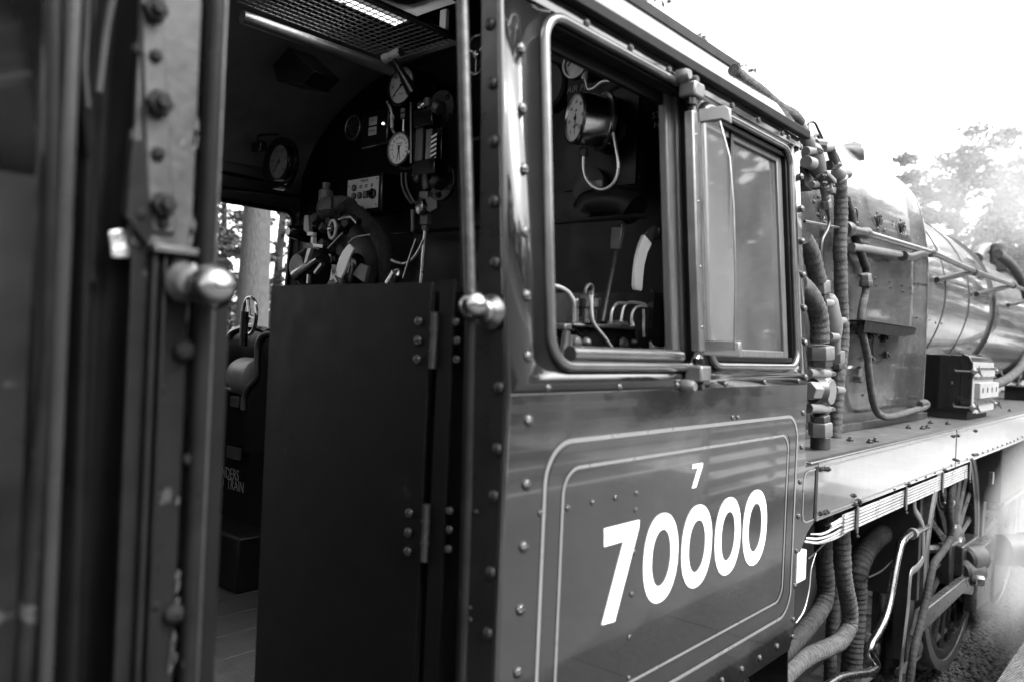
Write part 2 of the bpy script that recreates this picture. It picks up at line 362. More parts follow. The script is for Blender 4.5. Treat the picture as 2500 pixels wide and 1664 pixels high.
# roof: curved skin
s = hit('W', 1799, 178, Y=.22)
prof = [(LEAN * (ZG - ZW) - .005, ZG), (LEAN * (ZG - ZW) + .028, ZG + .055), (.165, s.z - .062), (.22, s.z), (.40, s.z + .13), (.70, s.z + .25), (1.05, s.z + .32), (YC, s.z + .34)]
print('seam z', s.z)
prof += [(2 * YC - y, z) for y, z in prof[-2::-1]]
def skin(name, prof, x0, x1, m, parent, nx=2, solid=.006, hole=None):
    b = MB(); P = smooth([(0, y, z) for y, z in prof], 4); n = len(P)
    b.v = [Vector((x0 + (x1 - x0) * i / (nx - 1), p.y, p.z)) for i in range(nx) for p in P]
    for i in range(nx - 1):
        for j in range(n - 1):
            if hole and hole(x0 + (x1 - x0) * (i + .5) / (nx - 1), (P[j].y + P[j + 1].y) / 2): continue
            b.f.append((i * n + j, i * n + j + 1, (i + 1) * n + j + 1, (i + 1) * n + j))
    used = sorted({i for f in b.f for i in f}); mp_ = {i: k for k, i in enumerate(used)}; b.v = [b.v[i] for i in used]; b.f = [tuple(mp_[i] for i in f) for f in b.f]
    return b.build(name, m, parent, recalc=False, sharp=50, solid=solid)
ZR = s.z + .20
v1 = hit('W', 659, 30, Z=ZR); v2 = hit('W', 972, 127, Z=ZR); v3 = hit('W', 1090, 55, Z=ZR)
print('vent', v1, v2, v3)
HX = (v1.x - .02, v2.x); HY = (v3.y + .02, (v1.y + v2.y) / 2)
roof = skin('roof', prof, XL - .62, XR + .03, paint, loco, nx=24, hole=lambda x, y: HX[0] < x < HX[1] and HY[0] < y < HY[1])
# sliding vent cover, half open
cy0, cy1 = HY[0] - .05, HY[1] + .05
MB().box((HX[0] + (HX[1] - HX[0]) * .47, cy0, ZR + .19), (HX[1] + .1, cy1, ZR + .21)).build('vent_cover', paint, loco, bevel=.004)
# wire grille under the vent
gb_ = MB()
A0 = hit('W', 720, 0, Z=ZR - .02); zc = ZR - .03
nx, ny = 24, 13
for i in range(nx + 1):
    x = HX[0] - .15 + (HX[1] - HX[0] + .15) * i / nx; gb_.tube([(x, HY[0], zc), (x, HY[1], zc)], .0022, 5)
for j in range(ny + 1):
    y = HY[0] + (HY[1] - HY[0]) * j / ny; gb_.tube([(HX[0] - .15, y, zc + .003), (HX[1], y, zc + .003)], .0022, 5)
gr = gb_.build('wire_grille', casting, loco, kind='stuff')
MB().tube([Vector((HX[0] - .1, HY[1] + .05, zc - .03)), Vector((v2.x + .03, HY[1] + .03, zc - .03))], .026, 14).build('vent_rail', bracket_m, loco)
MB().tube([Vector((HX[0] - .1, HY[0] - .01, zc - .01)), Vector((HX[1], HY[0] - .01, zc - .01))], .014, 12).build('vent_rail', steel2, loco)
MB().box((HX[1], HY[0], zc - .02), (HX[1] + .03, HY[1], zc + .02)).build('vent_frame', blackm, loco, bevel=.002)
# gutter and roof strips
go = .035
gut = MB().prism([UP(XL - .05, ZG - .012, .004), UP(XL - .05, ZG - .012, go), UP(XL - .05, ZG + .022, go + .002), UP(XL - .05, ZG + .022, .0)], (XR - XL + .09, 0, 0)).build('gutter', doorp, loco, bevel=.004)
strip = MB().prism([UP(XL, ZG - .055, .001), UP(XL, ZG - .055, .007), UP(XL, ZG - .013, .007), UP(XL, ZG - .013, .001)], (XR - XL, 0, 0)).build('eaves_strip', paint, loco, bevel=.002)
for reg, x, y in [('E', 680, 8), ('E', 1085, 225), ('E', 1435, 418), ('E', 1740, 585), ('H', 450, 297), ('H', 735, 458), ('H', 985, 597), ('H', 1215, 717), ('H', 1275, 752)]:
    p = hitU(reg, x, y, .007); p = UP(p.x, ZG - .034, .007); rivet(strip, p, NU, .012, paint)
sa = hit('W', 1525, 0, Y=.22); XS = s.x
seam = MB().prism([(XL - .6, .205, s.z - .012), (XL - .6, .199, s.z - .006), (XL - .6, .205, s.z + .034), (XL - .6, .232, s.z + .040), (XL - .6, .235, s.z + .01)], (XS - XL + .6, 0, 0)).build('roof_seam_plate', doorp, loco, bevel=.003)
for reg, x, y in [('E', 1300, 12), ('E', 1530, 157), ('E', 1735, 287), ('E', 1925, 407), ('E', 2090, 517), ('H', 745, 160), ('H', 850, 248), ('H', 940, 322), ('H', 1030, 397), ('H', 1135, 482), ('H', 1230, 568), ('H', 1310, 622)]:
    p = hit(reg, x, y, Y=.20); rivet(roof, (p.x, .195, s.z - .03), (0, -.75, .66), .011, paint)
# hose along the roof edge
hp = [('W', 1790, 172), ('W', 1806, 188), ('W', 1830, 205), ('W', 1853, 222), ('W', 1878, 243), ('W', 1903, 264), ('W', 1922, 274), ('W', 1940, 284), ('W', 1952, 300)]
hose('roof_hose', [hit(r_, x, y, Y=.18) for r_, x, y in hp], .026, lag, loco, seed=3, amp=.10)
# ------------------------------------------------------------------ far side and interior shell
XI = 2.62
fw = dict(x0=1.62, x1=hit('W', 716, 560, Y=2.72).x, z0=hit('W', 640, 800, Y=2.74).z - .05, z1=hit('W', 650, 505, Y=2.70).z)
YF = 2 * YC
def FP(x, z): return Vector((x, YF - max(0, LEAN * (z - ZW)), z))
far = MB()
outer = [FP(XL, .9), FP(XR, .9), FP(XR, ZG), FP(XL, ZG)]
def farsheet(name, m, dy, solid):
    o_ = [FP(XL - .6, ZW), FP(XR, ZW), FP(XR, ZG + .05), FP(XL - .6, ZG + .05)]
    hole = [FP(x, z) for x, z in rrect(fw['x0'], fw['x1'], max(ZW + .01, fw['z0']), fw['z1'], .05, 5)]
    return plate_holes([p + Vector((0, dy, 0)) for p in o_], [[p + Vector((0, dy, 0)) for p in hole]], name, m, loco, solid)
farsheet('far_side_sheet', cream, 0, .008)
MB().box((XL - .6, YF, 1.2), (XR, YF + .01, ZW)).build('far_lower_sheet', dark, loco)
MB().tube([FP(x, z) + Vector((0, -.01, 0)) for x, z in rrect(fw['x0'], fw['x1'], max(ZW + .01, fw['z0']), fw['z1'], .05, 5)], .014, 8, closed=True).build('far_window_frame', dark, loco)
inner = [(y + (.012 if y < YC else -.012), z - .012) for y, z in prof]
skin('ceiling_lining', inner, XL - .6, XR - .02, dark, loco, nx=24, solid=0, hole=lambda x, y: (HX[0] < x < HX[1] and HY[0] < y < HY[1]) or y > 1.8)
skin('side_lining', [(y - .004, z - .004) for y, z in inner], XL - .6, XR - .02, cream, loco, nx=3, solid=0, hole=lambda x, y: y < 1.78)
ip = smooth([(0, y, z - .01) for y, z in inner], 4)
MB().prism([(XI, .02, 1.2)] + [(XI, p.y, p.z) for p in ip] + [(XI, YF - .02, 1.2)], (.02, 0, 0)).build('boiler_backplate', dark, loco)
MB().prism([(XR - .012, .02, 1.2)] + [(XR - .012, p.y, p.z) for p in ip] + [(XR - .012, YF - .02, 1.2)], (.01, 0, 0)).build('cab_front_plate', paint, loco)
ZFL = 1.56
fb = thing  # floor made of separate boards below
nb = 14
for i in range(nb):
    y0 = .02 + (YF - .04) * i / nb
    MB().box((XL, y0 + .002, ZFL - .03), (XI, y0 + (YF - .04) / nb - .002, ZFL - random.uniform(0, .002))).build('floor_board', boards, loco, bevel=.002)
XFP = hit('W', 575, 1637, Z=ZFL).x
MB().box((XFP - .6, .3, ZFL + .001), (XFP, YF - .3, ZFL + .012)).build('fall_plate', iron, loco, bevel=.002)
MB().box((XFP, .02, ZFL - .03), (XL, YF - .02, ZFL - .004)).build('floor_edge', boards, loco)
MB().box((XL, .02, ZFL - .06), (XI, YF - .02, ZFL - .035)).build('floor_plate', dark, loco)
MB().box((1.9, 2.0, ZFL), (2.5, YF - .03, ZFL + .25)).build('seat_plinth', dark, loco, bevel=.01)
# ------------------------------------------------------------------ window surrounds, frames, glass
def bead(w, g, r, rad, m, name, flat=1.0):
    return MB().tube([UP(x, z, .004) for x, z in rrect(w['x0'] - g, w['x1'] + g, w['z0'] - g, w['z1'] + g, r, 9)], rad, 12, closed=True).build(name, m, loco)
bd1 = bead(w1, .002, .082, .0140, beadm, 'window_beading'); bd2 = bead(w2, .002, .068, .0130, beadm, 'window_beading')
def sash(w, xa, xb, y, m, name, wd=.035, glass=None):
    z0, z1 = w['z0'] + .012, w['z1'] - .012
    def q(x, z, d): return UP(x, z, -d)
    b = MB()
    for (xa_, xb_, za, zb) in ((xa, xa + wd, z0, z1), (xb - wd, xb, z0, z1), (xa + wd, xb - wd, z0, z0 + wd), (xa + wd, xb - wd, z1 - wd, z1)):
        b.prism([q(xa_, za, y), q(xb_, za, y), q(xb_, zb, y), q(xa_, zb, y)], (0, .022, 0))
    f = b.build(name, m, loco, bevel=.004)
    if glass:
        MB().prism([q(xa + wd, z0 + wd, y + .01), q(xb - wd, z0 + wd, y + .01), q(xb - wd, z1 - wd, y + .01), q(xa + wd, z1 - wd, y + .01)], (0, .004, 0)).build('pane', glass, f)
    return f
# edge of the opened sliding sash standing in the first opening: upright mouldings
for pa_, pb2, d, m_ in ((1634, 1660, .055, wood), (1661, 1681, .042, wood), (1682, 1698, .022, worn)):
    xa = hitU('W', pa_, 600, -d).x; xb = hitU('W', pb2, 600, -d).x
    MB().prism([UP(xa + .002, w1['z0'] + .01, -d), UP(xb - .002, w1['z0'] + .01, -d), UP(xb - .002, w1['z1'] - .01, -d), UP(xa + .002, w1['z1'] - .01, -d)], (0, .03, 0)).build('sash_moulding', m_, loco, bevel=.006)
sash(w2, w2['x0'] + .01, w2['x1'] - .022, .022, wood, 'front_sash', .045, glass_dirty)
sash(w2, w2['x0'] + .0, w2['x1'] - .0, .004, doorp, 'window_lining', .022)
sash(w2, w2['x0'] + .01, w2['x1'] - .10, .06, wood, 'rear_sash', .04, glass_dirty)
# inner linings of the openings (top tracks)
MB().prism([UP(w1['x0'], w1['z1'] - .015, -.012), UP(w1['x1'], w1['z1'] - .015, -.012), UP(w1['x1'], w1['z1'] + .02, -.012), UP(w1['x0'], w1['z1'] + .02, -.012)], (0, .05, 0)).build('window_track', worn, loco, bevel=.004)
MB().prism([UP(w1['x0'] - .01, w1['z1'] - .05, -.065), UP(w1['x1'], w1['z1'] - .05, -.065), UP(w1['x1'], w1['z1'] + .02, -.065), UP(w1['x0'] - .01, w1['z1'] + .02, -.065)], (0, .02, 0)).build('window_track', dark, loco, bevel=.004)
# arm-rest bar on the sill
pa = hitU('Q', 215, 1400, -.03); pb = hitU('Q', 1890, 1420, -.03)
MB().tube([UP(pa.x, w1['z0'] + .030, -.02), UP(pb.x, w1['z0'] + .030, -.02)], .021, 14).build('armrest', beadm, loco)
MB().prism([UP(w1['x0'] + .02, w1['z0'] - .002, -.008), UP(w1['x1'], w1['z0'] - .002, -.008), UP(w1['x1'], w1['z0'] + .012, -.008), UP(w1['x0'] + .02, w1['z0'] + .012, -.008)], (0, .09, 0)).build('window_sill', beadm, loco, bevel=.003)
# rivets of the upper sheet
for x, y in [(1271.5, 119), (1275, 265), (1279, 413), (1281, 566), (1285.5, 722), (1288.5, 869)]: rivet(cab_up, hitU('W', x, y), NU, .0145, paint)
for x, y in [(1955.6, 431.6), (1957.4, 510), (1959, 589), (1961.5, 671), (1963.8, 753), (1965.7, 836), (1966, 920), (1953, 359)]: rivet(cab_up, hitU('W', x, y), NU, .0145, paint)
for x, y in [(1337.7, 946), (1512, 944), (1653.5, 939), (1771, 936), (1866, 932), (1949, 929)]:
    p = hitU('W', x, y); rivet(cab_up, p, NU, .0105, paint); rivet(cab_up, p + Vector((0, -.006, 0)), NU, .005, paint)
# ------------------------------------------------------------------ lower side: rivets, lining, numerals
for x, y in [(1290.5, 1026), (1285, 1182), (1278, 1334), (1270, 1487), (1264, 1640)]: rivet(cab_low, hit('W', x, y, Y=0), NL, .0145, paint)
for x, y in [(1960.7, 1007), (1957, 1090), (1953, 1175), (1949, 1259), (1944.7, 1344), (1940.6, 1428), (1936.5, 1511), (1935, 1553), (1897, 1576), (1854.5, 1605), (1811, 1632), (1763, 1660)]: rivet(cab_low, hit('W', x, y, Y=0), NL, .0115, paint)
for x, y in [(628, 635), (760, 603), (883, 580), (995, 555), (992, 645), (983, 872), (970, 1097), (958, 1328), (955, 1547), (480, 662), (1512, 150), (1540, 150)]:
    rivet(cab_low, hit('G', x, y, Y=0), NL, .0088, paint)
def LZ(x, z): return Vector((x, 0, z))
ox0 = hit('W', 1320, 1400, Y=0).x; ox1 = hit('W', 1940, 1200, Y=0).x; oz1 = (hit('W', 1410, 1070.7, Y=0).z + hit('W', 1850, 1026, Y=0).z) / 2
oz0 = (hit('W', 1700, 1627, Y=0).z + hit('W', 1850, 1539.5, Y=0).z) / 2
ix0 = hit('W', 1365, 1400, Y=0).x; ix1 = hit('W', 1918, 1220, Y=0).x; iz1 = (hit('W', 1419, 1132, Y=0).z + hit('W', 1850, 1076, Y=0).z) / 2
iz0 = (hit('W', 1600, 1630, Y=0).z + hit('W', 1850, 1492, Y=0).z) / 2
print('lining', ox0, ox1, oz0, oz1, ix0, ix1, iz0, iz1)
MB().ribbon([LZ(x, z) for x, z in rrect(ox0, ox1, oz0, oz1, .10, 10)], NL, .012, .002).build('outer_lining', lining, cab_low)
MB().ribbon([LZ(x, z) for x, z in rrect(ix0, ix1, iz0, iz1, .065, 10)], NL, .009, .002).build('inner_lining', lining, cab_low)
mid = [(ox0 + ix0) / 2, (ox1 + ix1) / 2, (oz0 + iz0) / 2, (oz1 + iz1) / 2]
MB().ribbon([LZ(x, z) for x, z in rrect(*mid, .08, 10)], NL, (ix0 - ox0) * .72, .0012).build('black_lining_band', lineblk, cab_low)
def zero(p_l, p_r, p_t, p_b):
    x0 = hit('G', *p_l, Y=0).x; x1 = hit('G', *p_r, Y=0).x; z1 = hit('G', *p_t, Y=0).z; z0 = hit('G', *p_b, Y=0).z
    cx, cz, a, c = (x0 + x1) / 2, (z0 + z1) / 2, (x1 - x0) / 2, (z1 - z0) / 2; n = 48; b = MB()
    sw = .045; sh = .048
    def e(q, A, C, pw): return (cx + A * math.copysign(abs(math.cos(q)) ** pw, math.cos(q)), cz + C * math.copysign(abs(math.sin(q)) ** pw, math.sin(q)))
    for y in (-.0022, 0.001):
        for k in range(n):
            q = 2 * math.pi * k / n; p = e(q, a, c, .93); b.v.append(Vector((p[0], y, p[1])))
        for k in range(n):
            q = 2 * math.pi * k / n; p = e(q, a - sw, c - sh, .93); b.v.append(Vector((p[0], y, p[1])))
    for k in range(n):
        j = (k + 1) % n
        b.f += [(k, j, n + j, n + k), (2 * n + k, 3 * n + k, 3 * n + j, 2 * n + j), (k, 2 * n + k, 2 * n + j, j), (n + k, n + j, 3 * n + j, 3 * n + k)]
    return b.build('numeral_zero', white, cab_low)
zero((1033, 900), (1215, 900), (1150, 659), (1105, 1144)); zero((1237, 840), (1396, 840), (1338, 615), (1298, 1064))
zero((1416, 785), (1551, 785), (1500, 576), (1466, 996)); zero((1566, 740), (1691, 740), (1645, 536), (1616, 942))
def seven(pts, name='numeral_seven'):
    return MB().prism([hit('G', x, y, Y=-.0022) for x, y in pts], (0, .003, 0)).build(name, white, cab_low, recalc=True)
seven([(825, 746), (1013, 699), (1010, 740), (880, 1242), (813, 1261), (930, 812), (825, 842)])
seven([(1299, 402), (1353, 393), (1352, 408), (1316, 524), (1297, 528), (1330, 417), (1298, 423)], 'small_numeral_seven')
# small label box at the front edge of the cab, yellowish in life, pale here
pp = hit('K', 128, 760, Y=.0); qq = hit('K', 180, 918, Y=0)
MB().box((XB + .002, -.004, qq.z), (XB + .10, .03, pp.z)).build('label_box', platew, loco, bevel=.003)
# ------------------------------------------------------------------ running plate, valance
XE = 14.0; xv = XR + .16
MB().box((XR + .02, .0, ZF - .012), (XE, YF, ZF - .002)).build('running_plate', plate_top, loco)
val = MB().box((xv + .003, -.001, ZVB), (XE, .009, ZF - .004)).build('valance', valm, loco, bevel=.002)
MB().box((XR + .05, -.012, ZF - .003), (XE, .03, ZF + .006)).build('edge_angle', steel2, loco, bevel=.003)
for a in (0, 1):
    z_ = hit('K', 700, (118 if a == 0 else 345), Y=0).z
zt = hit('K', 700, 118, Y=0).z; zb_ = hit('K', 700, 362, Y=0).z
xj = hit('K', 1108, 100, Y=0).x
MB().ribbon([(xv + .05, -.001, zt), (XE, -.001, zt)], NL, .008, .0015, closed=False).build('valance_lining', lining, val)
MB().ribbon([(xv + .05, -.001, zb_ - .0), (XE, -.001, zb_ - .0)], NL, .008, .0015, closed=False).build('valance_lining', lining, val)
xa = hit('K', 155, 400, Y=0).x; za = hit('K', 250, 235, Y=0).z; zc_ = hit('K', 240, 545, Y=0).z
MB().ribbon([(xv - .01, 0, za), (xa + .04, 0, za), (xa + .01, 0, za - .012), (xa, 0, za - .04), (xa, 0, zc_ + .04), (xa + .01, 0, zc_ + .012), (xa + .04, 0, zc_), (xv - .01, 0, zc_)], NL, .007, .002, closed=False).build('step_lining', lining, cab_low)
MB().box((xv - .03, -.003, ZVB + .005), (xv + .0, .001, ZF - .02)).build('joint_strip', worn, loco, bevel=.002)
for x, y in [(725, 362), (793, 330), (862, 305), (920, 285), (976, 260), (1029, 238), (1079, 217), (1125, 200), (1177, 178), (1230, 150), (1275, 137), (1307, 125), (1338, 113), (1367, 102), (1396, 91), (1425, 80), (1448, 72), (1470, 65), (1492, 52), (1520, 38)]:
    rivet(val, hit('K', x, y, Y=-.001), NL, .010, valm)
for x, y in [(1092, 35), (1118, 32), (1100, 180), (1118, 186), (1218, 150), (1238, 148), (470, 405), (472, 457), (500, 436), (262, 240), (285, 238), (308, 240), (262, 515), (285, 512), (302, 505), (1230, 2)]:
    rivet(val, hit('K', x, y, Y=-.002), NL, .011, blackm, 'hex', rot=random.random())
MB().box((xj - .004, -.004, ZVB + .004), (xj + .004, -.0005, ZF - .006)).build('valance_joint', steel2, val)
for x, y in [(550, 1485), (700, 1500), (742, 1491), (998, 1388), (1105, 1393), (1142, 1387), (1168, 1350), (1298, 1357), (1772, 1257)]:
    rivet(loco, hit('J', x, y + 8, Z=ZF - .002), (0, 0, 1), .018, iron, 'hex', rot=random.random())
# copper pipes clipped under the valance
pz = [hit('K', 700, 400 + k * 9.0, Y=.02).z for k in range(7)]
e1 = hit('K', 475, 560, Y=.02); e2 = hit('K', 1175, 250, Y=.02)
fan = [(300, 590), (270, 640), (200, 645), (170, 670), (160, 692), (165, 690)]
rad = .0062
for k in range(6):
    z_ = e1.z + .045 - k * .0158
    st = hit('K', 455, 545 + k * 10, Y=.02); fx, fy = fan[k]
    pts = [hit('K', fx, fy, Y=.10), hit('K', (fx + 330) / 2 + 10, fy - 10 + k * 4, Y=.06), hit('K', 335 + 6 * k, 600 + 13 * k - (18 if k < 3 else 0), Y=.04), Vector((st.x - .03, .022, z_ - .003)), Vector((st.x + .1, .02, z_)), Vector((e2.x, .02, z_))]
    pipe('lubricator_pipe', pts, rad, copper, loco, n=8, per=8)
for x in (470, 778, 1008, 1178):
    p = hit('K', x, 600 - (x - 470) * .44, Y=.02); zz = e1.z + .005
    MB().box((p.x - .012, -.0, zz - .062), (p.x + .012, .008, zz + .065)).build('pipe_clip', steel2, loco, bevel=.002)
    rivet(loco, (p.x, .0, zz + .085), NL, .012, iron, 'hex'); rivet(loco, (p.x, .004, zz - .075), NL, .009, iron, 'hex')
    MB().box((p.x - .006, .009, zz - .05), (p.x + .006, .014, ZVB + .02)).build('clip_hanger', blackm, loco)
# ------------------------------------------------------------------ firebox and boiler
FX0, FX1 = XR + .0, 6.6
fbp = [(.395, ZF), (.39, 2.8), (.395, 3.3), (.415, 3.6), (.47, 3.87), (.56, 4.03), (.72, 4.17), (1.0, 4.27), (YC, 4.31)]
fbp += [(2 * YC - y, z) for y, z in fbp[-2::-1]]
fbx = skin('firebox_casing', fbp, FX0, FX1, paint_far, loco, nx=8, solid=.01)
P = smooth([(FX1 - .01, y, z) for y, z in fbp], 4); MB().add(P + [Vector((FX1 - .01, YC, 3.0))], [(i, i + 1, len(P)) for i in range(len(P) - 1)]).build('firebox_front', paint_far, loco)
MB().tube([p + Vector((.005, -.002, 0)) for p in P], .012, 8).build('firebox_band', valm, loco)
ZBc, RB = 3.30, .93
bl = MB().lathe((FX1 - .1, YC, ZBc), (1, 0, 0), [(0, RB), (2.2, RB * .985), (4.0, RB * .93), (7.0, RB * .90), (7.02, .1)], 96).build('boiler', barrelp, loco, sharp=60)
for xx, r_ in ((FX1 + .22, .03), (FX1 + .95, .02), (FX1 + 1.9, .02), (FX1 + 3.2, .02)):
    rr_ = RB * (1 - .0068 * (xx - FX1))
    MB().lathe((xx, YC, ZBc), (1, 0, 0), [(0, rr_), (.0, rr_ + .006), (r_, rr_ + .006), (r_, rr_)], 96).build('cladding_band', valm, loco, sharp=30)
for x, y in ((1202, 588), (1246, 594)): rivet(bl, hit('J', x, y, Y=YC - RB - .002), NL, .014, iron)
MB().box((FX0 + .05, .36, ZF - .001), (FX1 + .04, .44, ZF + .045)).build('firebox_foot_angle', iron, loco, bevel=.004)
# washout plugs: dark oval holes ringed by studs
YS = .392
def hole_plug(reg, x, y, r, bolts):
    c = hit(reg, x, y, Y=YS - .004); y_ = .40 if c.z > 3.4 else YS
    c = hit(reg, x, y, Y=y_)
    o = MB().lathe(c + Vector((0, .01, 0)), (0, -1, 0), [(0, r * .8), (.012, r * .8), (.013, r * .1)], 24).build('washout_hole', black, loco)
    for bx, by in bolts: rivet(o, hit(reg, bx, by, Y=y_ - .006), NL, .012, iron)
    MB().lathe(c + Vector((0, -.004, 0)), (0, -1, 0), [(0, r * .98), (.006, r * .98), (.007, r * .9), (.0, r * .88), (0, r * .98)], 28).build('hole_rim', paint_far, o)
    return o
hole_plug('I', 962, 1135, .046, [(942, 1055), (922, 1100), (990, 1120), (952, 1213), (1015, 1225)])
hole_plug('I', 1187, 1203, .046, [(1167, 1125), (1152, 1160), (1208, 1182), (1175, 1265), (1232, 1277)])
hole_plug('I', 412, 1030, .062, [(375, 903), (343, 952), (378, 1075), (440, 1152)])
hole_plug('I', 722, 1085, .05, [(727, 1048), (757, 1162)])
# horizontal seam with bolt pairs
sa_ = hit('J', 380, 208, Y=YS - .002); sb_ = hit('J', 1058, 360, Y=YS - .002)
MB().tube([sa_, sb_], .0035, 6).build('seam_strip', steel2, loco)
for x, y in [(610, 228), (735, 250), (848, 275), (938, 302), (1007, 322), (1068, 291), (1130, 298), (740, 301), (852, 321), (945, 348), (1012, 366), (1052, 549), (1058, 845), (1052, 1160), (1047, 1232), (547, 491), (637, 1138)]:
    rivet(fbx, hit('J', x, y, Y=YS - .003), NL, .0115, blackm, 'hex', rot=random.random())
MB().tube([hit('J', 545, 520, Y=YS - .002), hit('J', 575, 860, Y=YS - .002), hit('J', 645, 1360, Y=YS - .002)], .003, 6).build('seam_strip', steel2, loco)
# oval hole low on the casing with a plug standing in it
c = hit('J', 568, 905, Y=YS - .004); hole = MB().lathe(c, (0, -1, 0), [(0, .10), (.003, .10), (.0035, .02)], 24).build('washout_hole', black, loco)
MB().nut(hit('J', 572, 960, Y=YS - .0), (0, -1, 0), .035, .05).build('plug', brass, hole)
MB().nut(hit('J', 580, 1010, Y=YS - .0), (0, -1, 0), .028, .05).build('plug', steel, hole)
# shelf bracket on the side
A = hit('J', 668, 568, Y=YS - .16); 
zt = hit('J', 668, 572, Y=.28).z; x0 = hit('J', 668, 600, Y=.25).x; x1 = hit('J', 1090, 620, Y=.25).x
sh = MB().prism([(x0, .25, zt), (x1 - .15, .25, zt), (x1, .29, zt), (x1, YS, zt), (x0, YS, zt)], (0, 0, -.012)).build('footstep', doorp, loco, bevel=.003)
MB().prism([(x0, .25, zt - .004), (x0, .26, zt - .07), (x1 - .35, .26, zt - .07), (x1 - .15, .25, zt - .05), (x1 - .1, .25, zt - .004)], (0, .006, 0)).build('step_lip', doorp, sh)
bk = MB().prism([hit('J', x, y, Y=.36) for x, y in ((690, 662), (810, 668), (828, 700), (828, 850), (800, 875), (690, 868))], (0, .028, 0)).build('bracket_plate', paint, loco, bevel=.003)
c = hit('J', 745, 768, Y=.359); MB().lathe(c, (0, -1, 0), [(0, .066), (.002, .066), (.0022, .01)], 24).build('bracket_hole', black, bk)
for x, y in ((697, 690), (808, 707), (698, 862), (820, 832)): rivet(bk, hit('J', x, y, Y=.358), NL, .024, blackm, 'hex', rot=random.random())
# ------------------------------------------------------------------ handrail and ejector pipe along the boiler
YH = .30
def rl(pts, Y=YH): return [hit(r_, x, y, Y=Y) for r_, x, y in pts]
MB().tube(rl([('I', 250, 1140), ('I', 650, 1214)]), .0085, 10).build('reversing_rod', steel2, loco)
c1, c2 = rl([('I', 650, 1214), ('I', 880, 1262)])
d = (c2 - c1).normalized()
MB().lathe(c1 - d * .02, d, [(0, .036), (.015, .043), (.05, .044), (.075, .040), (.08, .026), ((c2 - c1).length * .72, .026), ((c2 - c1).length * .76, .034), ((c2 - c1).length * .9, .034), ((c2 - c1).length * .96, .022)], 24).build('ejector_union', iron, loco)
MB().lathe(hit('I', 622, 1150, Y=YH), (0, 0, 1), [(0, .012), (.03, .012), (.035, .02), (.05, .016)], 8).build('union_stud', iron, loco)
MB().tube(rl([('I', 870, 1262), ('I', 1470, 1440)]), .021, 16).build('ejector_pipe', steel2, loco)
k1, k2 = rl([('I', 1440, 1432), ('I', 1495, 1448)]); MB().lathe(k1, k2 - k1, [(0, .02), (.02, .032), (.06, .036), (.10, .032), (.12, .02)], 20).build('handrail_knob', iron, loco)
MB().tube(smooth(rl([('I', 1480, 1440), ('J', 1490, 190), ('J', 1800, 305), ('J', 1900, 345), ('J', 2000, 385)], YH + .05), 4), .022, 12).build('handrail', steel2, loco)
for a_, b_ in (((1500, 200), (1215, 262)), ((1800, 305), (1520, 372)), ((1900, 420), (1760, 455))):
    p = hit('J', *a_, Y=YH + .05); q = hit('J', *b_, Y=YH + .16); m_ = p.lerp(q, .5)
    MB().tube([p, p.lerp(q, .25), p.lerp(q, .3), p.lerp(q, .6), p.lerp(q, .65), q], [.022, .018, .026, .026, .023, .023], 12).build('handrail_stanchion', iron, loco)
    MB().lathe(p - Vector((.03, 0, 0)), (1, 0, 0), [(0, .02), (.01, .036), (.05, .036), (.06, .02)], 14).build('handrail_knob', iron, loco)
MB().tube(smooth(rl([('J', 560, 10), ('J', 640, 18), ('J', 800, 45), ('J', 960, 75)], .33), 5), .024, 16).build('exhaust_pipe', casting, loco)
MB().tube(smooth(rl([('J', 955, 80), ('J', 1000, 88), ('J', 1050, 70), ('J', 1090, 60), ('J', 1120, 70)], .31), 6), [.034] * 19 + [.028] * 6, 14).build('pipe_elbow', iron, loco)
# clack valve on top and pipe sweeping down the boiler
hose('boiler_feed_hose', [hit(r_, x, y, Y=.36) for r_, x, y in (('W', 2436, 620), ('W', 2462, 640), ('W', 2487, 672), ('W', 2506, 720), ('W', 2518, 780), ('W', 2516, 835), ('W', 2495, 890), ('W', 2465, 920), ('W', 2435, 935), ('W', 2400, 942))], .047, lag, loco, seed=9, band=.06)
ck = MB().tube(smooth([hit('I', x, y, Y=.75) for x, y in ((1900, 1490), (1930, 1430), (1985, 1400), (2060, 1400))], 6), .065, 16)
ck.build('clack_elbow', casting, loco)
o_ = hit('I', 2098, 1530, Y=.62); MB().lathe(o_, (0, 0, 1), [(-.03, .05), (.0, .08), (.12, .085), (.16, .09), (.165, .06), (.18, .06), (.18, .07), (.21, .07), (.215, .05)], 24).build('clack_body', casting, loco)
p1 = hit('I', 2160, 1540, Y=.5); MB().box(p1 - Vector((.14, .05, .10)), p1 + Vector((.14, .05, .06))).build('clack_flange', iron, loco, bevel=.01)
# safety valve stalk and nut on the firebox shoulder
p = hit('I', 690, 500, Y=.62)
MB().tube([hit('I', 600, 432, Y=.62), hit('I', 650, 465, Y=.62), hit('I', 700, 505, Y=.62), hit('I', 810, 575, Y=.62)], [.012, .05, .085, .012], 10).build('inspection_door', iron, loco)
ax_ = (hit('I', 760, 415, Y=.62) - hit('I', 700, 500, Y=.62)).normalized()
MB().nut(hit('I', 700, 490, Y=.62), ax_, .055, .09).nut(hit('I', 735, 445, Y=.62), ax_, .03, .05).build('plug', iron, loco)
